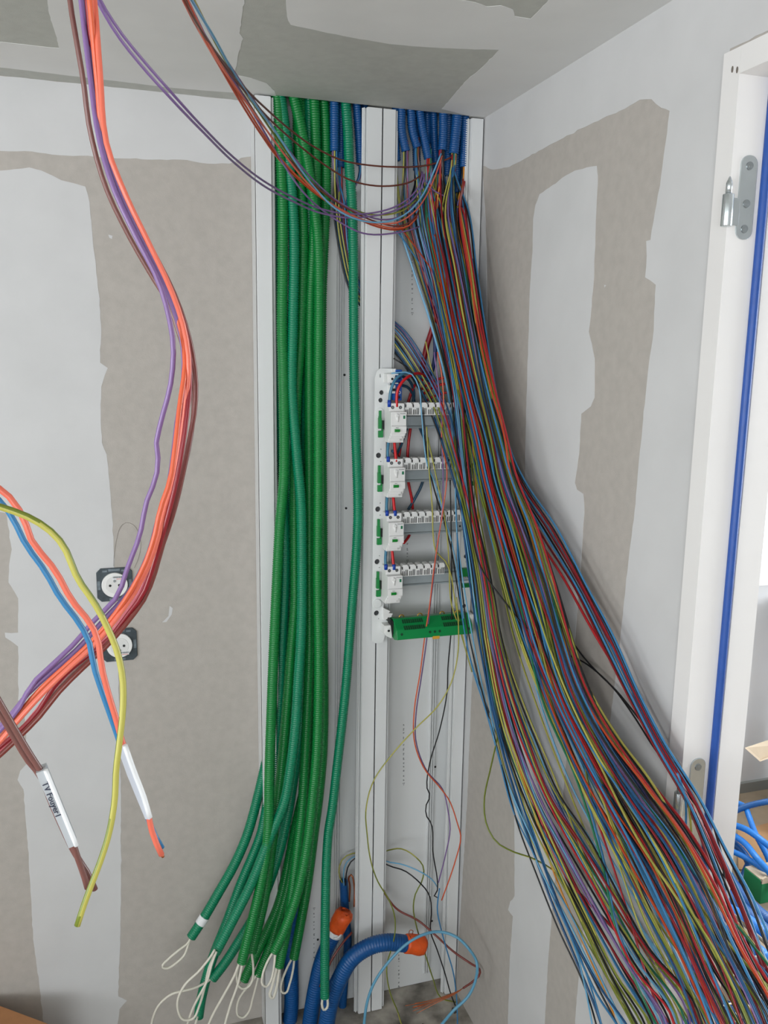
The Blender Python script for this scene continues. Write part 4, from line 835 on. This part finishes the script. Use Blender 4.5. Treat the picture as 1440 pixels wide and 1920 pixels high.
drape([(780, 380), (760, 402), (720, 412), (680, 402), (630, 375), (585, 335), (540, 280), (500, 222), (456, 160), (414, 96), (372, 20), (345, -30)], 'purple', 'purple wire tucked inside the sagging bundle', .003)
wire(PX([(744, 418, 1.84), (765, 445, 1.85), (790, 478, 1.86), (812, 512, 1.862), (826, 560, 1.86)]), 'rust', 'rust red wire slanting right above the back panel')
wire(PX([(738, 425, 1.845), (760, 455, 1.855), (785, 492, 1.865), (808, 530, 1.87), (822, 580, 1.865)]), 'blue', 'blue wire slanting right above the back panel')

# near bunch on the left
NB = [
 ('tan', [(128, -40), (131, 0), (144, 80), (156, 150), (168, 240), (198, 350), (243, 445), (286, 520), (316, 570), (340, 640), (356, 700), (363, 750), (358, 820), (345, 880), (334, 930), (318, 985), (300, 1031), (283, 1090), (266, 1128), (231, 1175), (187, 1215), (137, 1260), (94, 1306), (47, 1369), (0, 1412), (-60, 1460)], .60, 'dusty brown wire, leftmost at the top of the near bunch'),
 ('purple', [(148, -40), (152, 0), (170, 150), (186, 260), (212, 350), (258, 450), (298, 530), (318, 600), (325, 650), (320, 720), (302, 790), (293, 832), (297, 868), (289, 905), (275, 940), (262, 1003), (240, 1062), (219, 1119), (175, 1165), (140, 1206), (94, 1250), (62, 1281), (31, 1334), (0, 1369), (-60, 1430)], .57, 'purple wire bowing away left of the near bunch'),
 ('purple', [(152, -40), (156, 0), (174, 150), (190, 260), (218, 350), (264, 450), (308, 535), (334, 605), (344, 660), (343, 720), (332, 790), (325, 850), (314, 920), (295, 978), (281, 1031), (262, 1075), (237, 1116), (200, 1156), (147, 1215), (94, 1262), (47, 1306), (19, 1344), (0, 1362), (-60, 1420)], .575, 'second purple wire inside the near bunch'),
 ('orange', [(164, -40), (168, 0), (182, 150), (196, 280), (230, 370), (274, 465), (314, 548), (340, 620), (347, 680), (337, 760), (328, 840), (319, 900), (300, 956), (291, 1000), (275, 1050), (250, 1100), (219, 1147), (175, 1200), (125, 1247), (78, 1290), (31, 1344), (0, 1384), (-60, 1440)], .565, 'orange wire in the middle of the near bunch'),
 ('coral', [(172, -40), (177, 0), (188, 140), (200, 270), (234, 362), (280, 458), (320, 542), (344, 612), (354, 680), (348, 760), (338, 840), (326, 905), (308, 960), (296, 1010), (280, 1058), (256, 1104), (224, 1152), (180, 1206), (130, 1252), (84, 1296), (36, 1348), (0, 1390), (-60, 1450)], .56, 'coral orange wire on the right edge of the near bunch'),
 ('dark_red', [(160, -40), (164, 0), (180, 160), (194, 275), (228, 372), (276, 462), (318, 545), (346, 612), (356, 690), (350, 780), (340, 850), (331, 900), (316, 962), (303, 1009), (287, 1062), (269, 1112), (237, 1156), (200, 1203), (150, 1240), (106, 1281), (69, 1337), (31, 1375), (0, 1400), (-60, 1455)], .575, 'dark red wire running into the lower left crossing'),
 ('pink', [(158, -40), (161, 0), (177, 150), (192, 268), (224, 364), (270, 458), (313, 542), (342, 614), (350, 690), (344, 780), (334, 850), (324, 906), (310, 965), (298, 1012), (282, 1064), (262, 1112), (230, 1160), (192, 1207), (146, 1247), (104, 1288), (64, 1340), (28, 1380), (0, 1406), (-60, 1458)], .59, 'pink wire within the near bunch'),
 ('maroon', [(168, -40), (172, 0), (186, 200), (202, 300), (238, 380), (283, 465), (324, 545), (351, 620), (366, 700), (366, 760), (354, 830), (340, 900), (322, 972), (304, 1025), (290, 1075), (272, 1120), (240, 1165), (205, 1206), (158, 1250), (112, 1296), (72, 1346), (34, 1384), (0, 1416), (-60, 1470)], .58, 'maroon wire on the outer side of the near bunch')]
for c, px, y, lb in NB:
    P_ = [U(a, b, y=y + .01 * math.sin(b / 170.0 + len(lb))) for a, b in px]
    P_ += [P_[-1] + np.array([-.10, .0, -.12]), np.array([-.30 + rng.normal() * .02, .60, .6]), np.array([-.42 + rng.normal() * .05, .62 + rng.normal() * .05, .006])]
    P_ = [TOP + np.array([-.02 + rng.normal() * .006, -.06, rng.normal() * .004]), np.array([P_[0][0] + .005, .70, CH + .40])] + P_[0:]
    wire(P_, c, lb, 'bunch of wires hanging close on the left', r=.00165, step=.01, sides=10)

# three loose ends nearest the camera
oc = wire([np.array([-.34, .50, ZC - .003]), np.array([-.30, .48, CH + .3])] + [U(a, b, y=.45) for a, b in [(-60, 860), (0, 918), (22, 936), (44, 972), (62, 1019), (91, 1053), (112, 1084), (134, 1125), (162, 1159), (181, 1191), (191, 1253), (203, 1300), (219, 1353), (231, 1397), (249, 1448), (266, 1492), (279, 1533), (287, 1566), (303, 1603)]], 'coral', 'coral orange wire end with a white sleeve, nearest left', r=.0016, step=.008, sides=12)
wire([np.array([-.34, .50, ZC - .003]), np.array([-.30, .48, CH + .3])] + [U(a, b, y=.456) for a, b in [(-60, 880), (0, 940), (20, 965), (48, 1020), (85, 1072), (112, 1120), (146, 1165), (166, 1200), (176, 1250), (193, 1302), (212, 1356), (227, 1400), (244, 1450), (262, 1494), (277, 1533), (290, 1566), (304, 1590)]], 'blue', 'blue wire running alongside the sleeved coral one', r=.0015, step=.008, sides=12)
build('label_sleeve', MB().tube(spline([U(a, b, y=.4465) for a, b in [(234, 1397), (252, 1448), (269, 1492), (281, 1533)]], .006), .0014, 12), TAPE, oc, label='white marking sleeve')
build('sleeve_flag', MB().prism([(U(a, b, y=.449)[0], U(a, b, y=.449)[2]) for a, b in [(234, 1397), (252, 1448), (269, 1492), (281, 1533), (272, 1532), (256, 1494), (238, 1450), (221, 1402)]], .4468, .4545, 1), mat('sleeve_film', (200, 204, 214), .3), oc)
build('wire_tip', MB().tube([U(303, 1602, y=.45), U(306, 1607, y=.45)], .0009, 8), COPPER, oc)
wire([np.array([-.34, .50, ZC - .003]), np.array([-.30, .48, CH + .3])] + [U(a, b, y=.42) for a, b in [(-60, 930), (0, 950), (50, 968), (90, 992), (118, 1022), (146, 1085), (178, 1132), (203, 1180), (220, 1222), (230, 1272), (231, 1320), (223, 1400), (218, 1440), (215, 1500), (205, 1560), (190, 1610), (171, 1660), (157, 1698), (145, 1735)]], 'yg', 'yellow and green wire end hanging in a long curve, nearest left', r=.0016, step=.006, sides=12)
bp = wire([np.array([-.34, .50, ZC - .003]), np.array([-.30, .48, CH + .3])] + [U(a, b, y=.44) for a, b in [(-60, 1215), (0, 1318), (30, 1370), (60, 1420), (78, 1448), (100, 1500), (122, 1550), (139, 1588), (148, 1615), (157, 1640), (164, 1665)]], 'tan', 'dusty brown wire end carrying a handwritten white sleeve', r=.0016, step=.006, sides=12)
wire([np.array([-.34, .50, ZC - .003]), np.array([-.30, .48, CH + .3])] + [U(a, b, y=.445) for a, b in [(-60, 1245), (0, 1338), (26, 1382), (54, 1428), (74, 1452), (96, 1504), (118, 1554), (135, 1590), (152, 1618), (166, 1640), (178, 1668)]], 'tan', 'second dusty brown wire sharing the handwritten sleeve', r=.0016, step=.006, sides=12)
a0, a1 = U(80, 1446, y=.437), U(138, 1588, y=.437)
def sleeve_pt(t, off):   # off: pixels to the right of the sleeve run
    return U(80 + 58 * t + off * .92, 1446 + 142 * t - off * .38, y=.4365)
build('label_sleeve', MB().tube([sleeve_pt(t, 6) for t in np.linspace(0, 1, 12)], .0012, 12), TAPE, bp, label='white marking sleeve')
fl = [sleeve_pt(0, 5), sleeve_pt(1, 5), sleeve_pt(1, -10), sleeve_pt(0, -14)]
fo = build('sleeve_flag', MB().prism([(p[0], p[2]) for p in fl], .4370, .4450, 1), mat('sleeve_paper', (176, 180, 184), .45), bp)
dirv = sleeve_pt(1, 0) - sleeve_pt(0, 0)
text_mesh('TV Fouyer1', .0044, sleeve_pt(.13, -10), dirv, np.cross((0, -1, 0), dirv), .0002, 'handwriting', INK, fo)
# bring the lettering just in front of the film
for o_ in kids(fo): o_.location.y -= .0003

# ------------------------------------------------------------------ wall sockets
def socket(px, py, lab, rot=0):
    c = U(px, py, y=YB); x, z = c[0], c[2]; y = YB - .001
    t = thing('wall_socket', (x, YB, z), lab, 'wall socket', 'bare wall sockets on the left')
    w_ = .0375; k = .009
    fr = MB().prism([(x - w_, z - w_ + k), (x - w_, z + w_ - k), (x - w_ + k, z + w_), (x + w_ - k, z + w_), (x + w_, z + w_ - k), (x + w_, z - w_ + k), (x + w_ - k, z - w_), (x - w_ + k, z - w_)], y - .004, y, 1)
    build('support_frame', fr, SOCKF, t, bevel=.001)
    for dx, dz, a, b in ((-.033, 0, .003, .010), (.033, 0, .003, .010), (0, .033, .012, .0025), (0, -.033, .012, .0025), (-.020, .031, .005, .002), (.020, .031, .005, .002)):
        build('fixing_slot', MB().box(x + dx - a, x + dx + a, y - .0048, y - .0035, z + dz - b, z + dz + b), mat('worn_socket_metal', (130, 142, 150), .35, .5, noise=.4, nscale=120), t)
    fc = build('socket_face', MB().cyl((x, y - .011, z), (x, y - .003, z), .0275, 40), WHITEP, t, bevel=.0012)
    s_ = rot
    build('shutter', MB().cyl((x, y - .0118, z + s_ * .001), (x, y - .0105, z + s_ * .001), .0195, 32), mat('socket_well', (224, 224, 222), .4), fc, bevel=.0004)
    for dx in (-.0095, .0095): build('pin_hole', MB().cyl((x + dx, y - .0124, z), (x + dx, y - .0112, z), .0028, 14), DARK, fc)
    build('earth_pin', MB().cyl((x, y - .014, z + s_ * .010), (x, y - .0112, z + s_ * .010), .0026, 14), mat('screw_steel', (150, 156, 158), .35, .8), fc)
    q = build('sticker', MB().box(x - .004, x + .0195, y - .0127, y - .0120, z + s_ * .017 - .004, z + s_ * .017 + .004), TAPE, fc)
    bc = MB()
    for k_ in range(12): bc.box(x - .003 + k_ * .0018, x - .003 + k_ * .0018 + .0009 + .0004 * (k_ % 2), y - .0130, y - .0126, z + s_ * .017 - .0005, z + s_ * .017 + .0032)
    build('barcode', bc, PRINT, q); build('red_print', MB().box(x + .004, x + .017, y - .0130, y - .0126, z + s_ * .017 - .0032, z + s_ * .017 - .0022), WC['coral'], q)
socket(215, 1095, 'bare wall socket with dark support frame, the upper one', 1)
socket(224, 1208, 'bare wall socket with dark support frame, the lower one', -1)
# compound smears and pencil hair line on the bare board
pl_ = MB().tube(spline([U(a, b, y=YB - .0012) for a, b in [(213, 1062), (214, 1040), (219, 1010), (226, 988), (236, 980), (250, 984), (260, 1000), (264, 1020), (260, 1045), (252, 1065)]], .008), .0003, 5)
build('pencil_line', pl_, mat('graphite', (128, 120, 112), .8), wall_back)
for px_ in ([(318, 1136), (324, 1140), (322, 1152), (312, 1166), (304, 1167), (316, 1155)], [(203, 440), (211, 442), (210, 448), (205, 446)]):
    coat(wall_back, 'y', YB, px_, .0006)
coat(wall_right, 'x', XR, [(1133, 534), (1137, 535), (1134, 539)], .00045)

# ------------------------------------------------------------------ floor debris, boxes, next room contents
def slab(name, pts, z0, z1, m, lab, cat): return tag(build(name, MB().prism(pts, z0, z1, 2), m, origin=(pts[0][0], pts[0][1], 0)), lab, cat)
for i in range(46):
    a = rng.uniform(.30, .80); b = rng.uniform(1.35, 1.84) if i > 12 else rng.uniform(1.86, 1.90); s_ = rng.uniform(.003, .010)
    if i <= 12: a = rng.uniform(.12, .29)
    pts = [(a + s_ * rng.uniform(.6, 1.2) * math.cos(t_), b + s_ * rng.uniform(.6, 1.2) * math.sin(t_)) for t_ in np.linspace(0, 2 * math.pi, 7)[:-1]]
    mb = MB().prism(pts, 0.0, s_ * .7, 2); mb.v[0][6:, :2] = mb.v[0][6:, :2] * .8 + np.array([a, b]) * .2
    light = i % 3 == 0
    tag(build('plaster_crumb', mb, PUTTY if light else mat('dark_grit', (70, 64, 58), .9), origin=(a, b, 0)), ('pale plaster' if light else 'dark grit') + ' crumb lying on the concrete by the trunking foot', 'debris', ('pale plaster' if light else 'dark grit') + ' crumbs on the floor')
# cardboard box at lower left, close to the viewer
hb = .22
Pa, Pb = U(0, 1886, z=hb)[:2], U(96, 1922, z=hb)[:2]
dv_ = (Pb - Pa) / np.linalg.norm(Pb - Pa); nv_ = np.array([dv_[1], -dv_[0]])
if nv_[1] > 0: nv_ = -nv_
c1 = Pb + dv_ * .002; c0 = c1 - dv_ * .24; c2 = c1 + nv_ * .32; c3 = c0 + nv_ * .32
cb = thing('cardboard_box', tuple(np.append((c0 + c2) / 2, 0)), 'brown cardboard box top at the lower left corner', 'box')
bw = MB()
def side(a, b):
    n_ = np.array([-(b - a)[1], (b - a)[0]]); n_ = n_ / np.linalg.norm(n_) * .002
    bw.prism([tuple(a + n_), tuple(b + n_), tuple(b - n_), tuple(a - n_)], 0, hb - .005, 2)
side(c0, c1); side(c1, c2); side(c2, c3); side(c3, c0); bw.prism([tuple(c0), tuple(c1), tuple(c2), tuple(c3)], 0.0, .004, 2)
build('body', bw, CARD, cb)
ma, mb_ = (c0 + c3) / 2, (c1 + c2) / 2
build('flap', MB().prism([tuple(c0), tuple(c1), tuple(mb_ - nv_ * .001), tuple(ma - nv_ * .001)], hb - .004, hb, 2), CARD, cb)
build('flap', MB().prism([tuple(c3), tuple(c2), tuple(mb_ + nv_ * .001), tuple(ma + nv_ * .001)], hb - .004, hb, 2), CARD, cb)
# next room
def far(lst, z0=.02): return [U(a, b, z=c) for a, b, c in lst]
def run_out(P):       # both ends of a conduit run on until they lie on the floor
    return [np.array([max(.95, P[0][0] - .02), min(P[0][1] + .55, 2.46), .03])] + P + [np.array([P[-1][0] + .25, P[-1][1] - .05, .03]), np.array([P[-1][0] + .6, P[-1][1] - .02, .03])]
NRG = 'blue conduits lying in the next room'
for px, r, lb, m in [
  ([(1345, 1540, .12), (1376, 1522, .16), (1400, 1512, .18), (1440, 1503, .20), (1490, 1502, .16), (1560, 1530, .02)], .0105, 'dark blue conduit arching highest in the next room', BLUEC),
  ([(1396, 1512, .17), (1404, 1530, .16), (1416, 1562, .13), (1436, 1600, .09), (1460, 1650, .03)], .0095, 'bright blue conduit falling from beneath the arch', BLUEB),
  ([(1340, 1540, .10), (1372, 1546, .13), (1400, 1556, .15), (1430, 1577, .15), (1470, 1612, .12), (1540, 1690, .02)], .0105, 'bright blue conduit, second arch down', BLUEB),
  ([(1335, 1555, .08), (1370, 1564, .11), (1395, 1580, .12), (1420, 1610, .12), (1450, 1645, .09), (1510, 1720, .02)], .0105, 'blue conduit, third arch down', BLUEB),
  ([(1330, 1585, .05), (1366, 1594, .08), (1390, 1604, .09), (1420, 1622, .09), (1450, 1648, .07), (1500, 1690, .02)], .0095, 'thin bright blue conduit, lowest arch', BLUEB),
  ([(1404, 1618, .06), (1398, 1635, .04), (1394, 1660, .02)], .0125, 'short blue conduit dropping by the green carton', BLUEC)]:
    corr('corrugated_conduit', run_out(far(px)), r, m, lb + ' of the next room' if 'room' not in lb else lb, group=NRG, pitch=.012, depth=.05)
pile = [
  ([(1340, 1610, .05), (1375, 1660, .10), (1410, 1700, .14), (1450, 1735, .16), (1520, 1790, .05)], .022, 'uppermost of the heap'),
  ([(1335, 1650, .05), (1365, 1680, .10), (1400, 1712, .15), (1440, 1750, .17), (1500, 1800, .05)], .022, 'second of the heap'),
  ([(1335, 1690, .05), (1368, 1706, .12), (1400, 1725, .18), (1440, 1756, .20), (1500, 1820, .06)], .020, 'bright third of the heap'),
  ([(1335, 1730, .05), (1362, 1744, .14), (1395, 1762, .21), (1440, 1800, .23), (1500, 1860, .08)], .020, 'bright fourth of the heap'),
  ([(1330, 1775, .05), (1352, 1782, .12), (1385, 1805, .20), (1430, 1850, .22), (1490, 1930, .08)], .020, 'fifth of the heap'),
  ([(1320, 1830, .05), (1350, 1832, .12), (1380, 1850, .18), (1420, 1890, .20), (1470, 1960, .08)], .020, 'sixth of the heap'),
  ([(1315, 1880, .04), (1350, 1885, .10), (1380, 1902, .14), (1410, 1935, .14)], .020, 'lowest of the heap')]
for k, (px, r, lb) in enumerate(pile):
    corr('corrugated_conduit', run_out(far(px)), r * .85, BLUEB if k in (2, 3) else BLUEC, 'blue conduit beyond the door jamb, ' + lb, group=NRG, pitch=.0065, depth=.09, sides=14)
rr = np.random.default_rng(5)
for k in range(12):
    a, b = rr.uniform(1372, 1442), rr.uniform(1806, 1905); z_ = rr.uniform(.22, .30); s_ = rr.uniform(10, 24); th = rr.uniform(0, 6.28); ar = rr.uniform(2.6, 5.4)
    px = [(a + s_ * math.cos(th + v), b + s_ * .8 * math.sin(th + v), z_ + .015 * math.sin(2 * v)) for v in np.linspace(0, ar, 7)]
    tag(build('pull_cord', MB().tube(spline(far(px), .008), .0020, 8), CORD, origin=far(px)[0]), 'curly white pull cord end in the bottom right corner', 'cord', 'curly white cords in the corner')
# green carton
g0 = U(1397, 1690, z=.0); gc = thing('green_carton', (g0[0] + .14, g0[1] + .02, 0), 'green carton with a torn beige top edge in the next room', 'box')
zt = .085; gx0, gx1, gy0, gy1 = g0[0] + .03, g0[0] + .34, g0[1] - .03, g0[1] + .05
gb = MB().box(gx0, gx1, gy0, gy1, .004, zt - .004)
build('body', gb, GREENBOX, gc, bevel=.002)
tq = [(gx0 + t_ * (gx1 - gx0), zt + .004 + .008 * math.sin(t_ * 40) * rr.uniform(.2, 1)) for t_ in np.linspace(0, 1, 24)]
build('torn_edge', MB().prism([(gx0, zt - .012)] + tq + [(gx1, zt - .012)], gy0 - .001, gy0 + .005, 1), CARDL, gc)
build('top_flap', MB().box(gx0 + .002, gx1, gy0 + .004, gy1 - .002, zt - .004, zt - .001), CARDL, gc)
# cardboard sheets
s1 = [U(a, b, z=.004)[:2] for a, b in [(1383, 1560), (1460, 1540), (1500, 1640), (1384, 1632)]]
slab('cardboard_sheet', s1, .0045, .009, mat('tan_cardboard', (188, 146, 104), .9, noise=.1, nscale=20), 'flat brown cardboard sheet on the next room floor', 'cardboard')
cs = thing('cardboard_box', tuple(U(1440, 1485, z=.0)), 'opened cardboard box with raised beige flap near the window', 'box')
q = [U(1398, 1404, y=2.2), U(1425, 1428, y=2.2), U(1445, 1421, y=2.2), U(1500, 1395, y=2.3), U(1470, 1380, y=2.35)]
mbf = MB(); vv = [p for p in q] + [p + np.array([0, .004, .002]) for p in q]
mbf.add(vv, [(0, 1, 2, 3, 4), (9, 8, 7, 6, 5)] + [(i, i + 5, (i + 1) % 5 + 5, (i + 1) % 5) for i in range(5)])
build('flap', mbf, CARDL, cs)
p1 = U(1478, 1424, y=2.22); build('body', MB().box(p1[0], p1[0] + .4, 2.205, 2.25, .005, p1[2] - .002), CARD, cs)
# white radiator-like panel below the window
wh = thing('white_basin', (2.35, 2.40, 0), 'white rounded basin on a pedestal under the bright window', 'basin')
build('bowl', MB().tube([(2.42, 2.38, .62), (2.42, 2.38, .66), (2.42, 2.38, .72), (2.42, 2.38, .78), (2.42, 2.38, .80)], [.05, .09, .11, .125, .12], 28), WHITEP, wh)
build('pedestal', MB().tube([(2.42, 2.40, 0.004), (2.42, 2.40, .3), (2.42, 2.40, .62)], [.08, .055, .06], 20), WHITEP, wh)
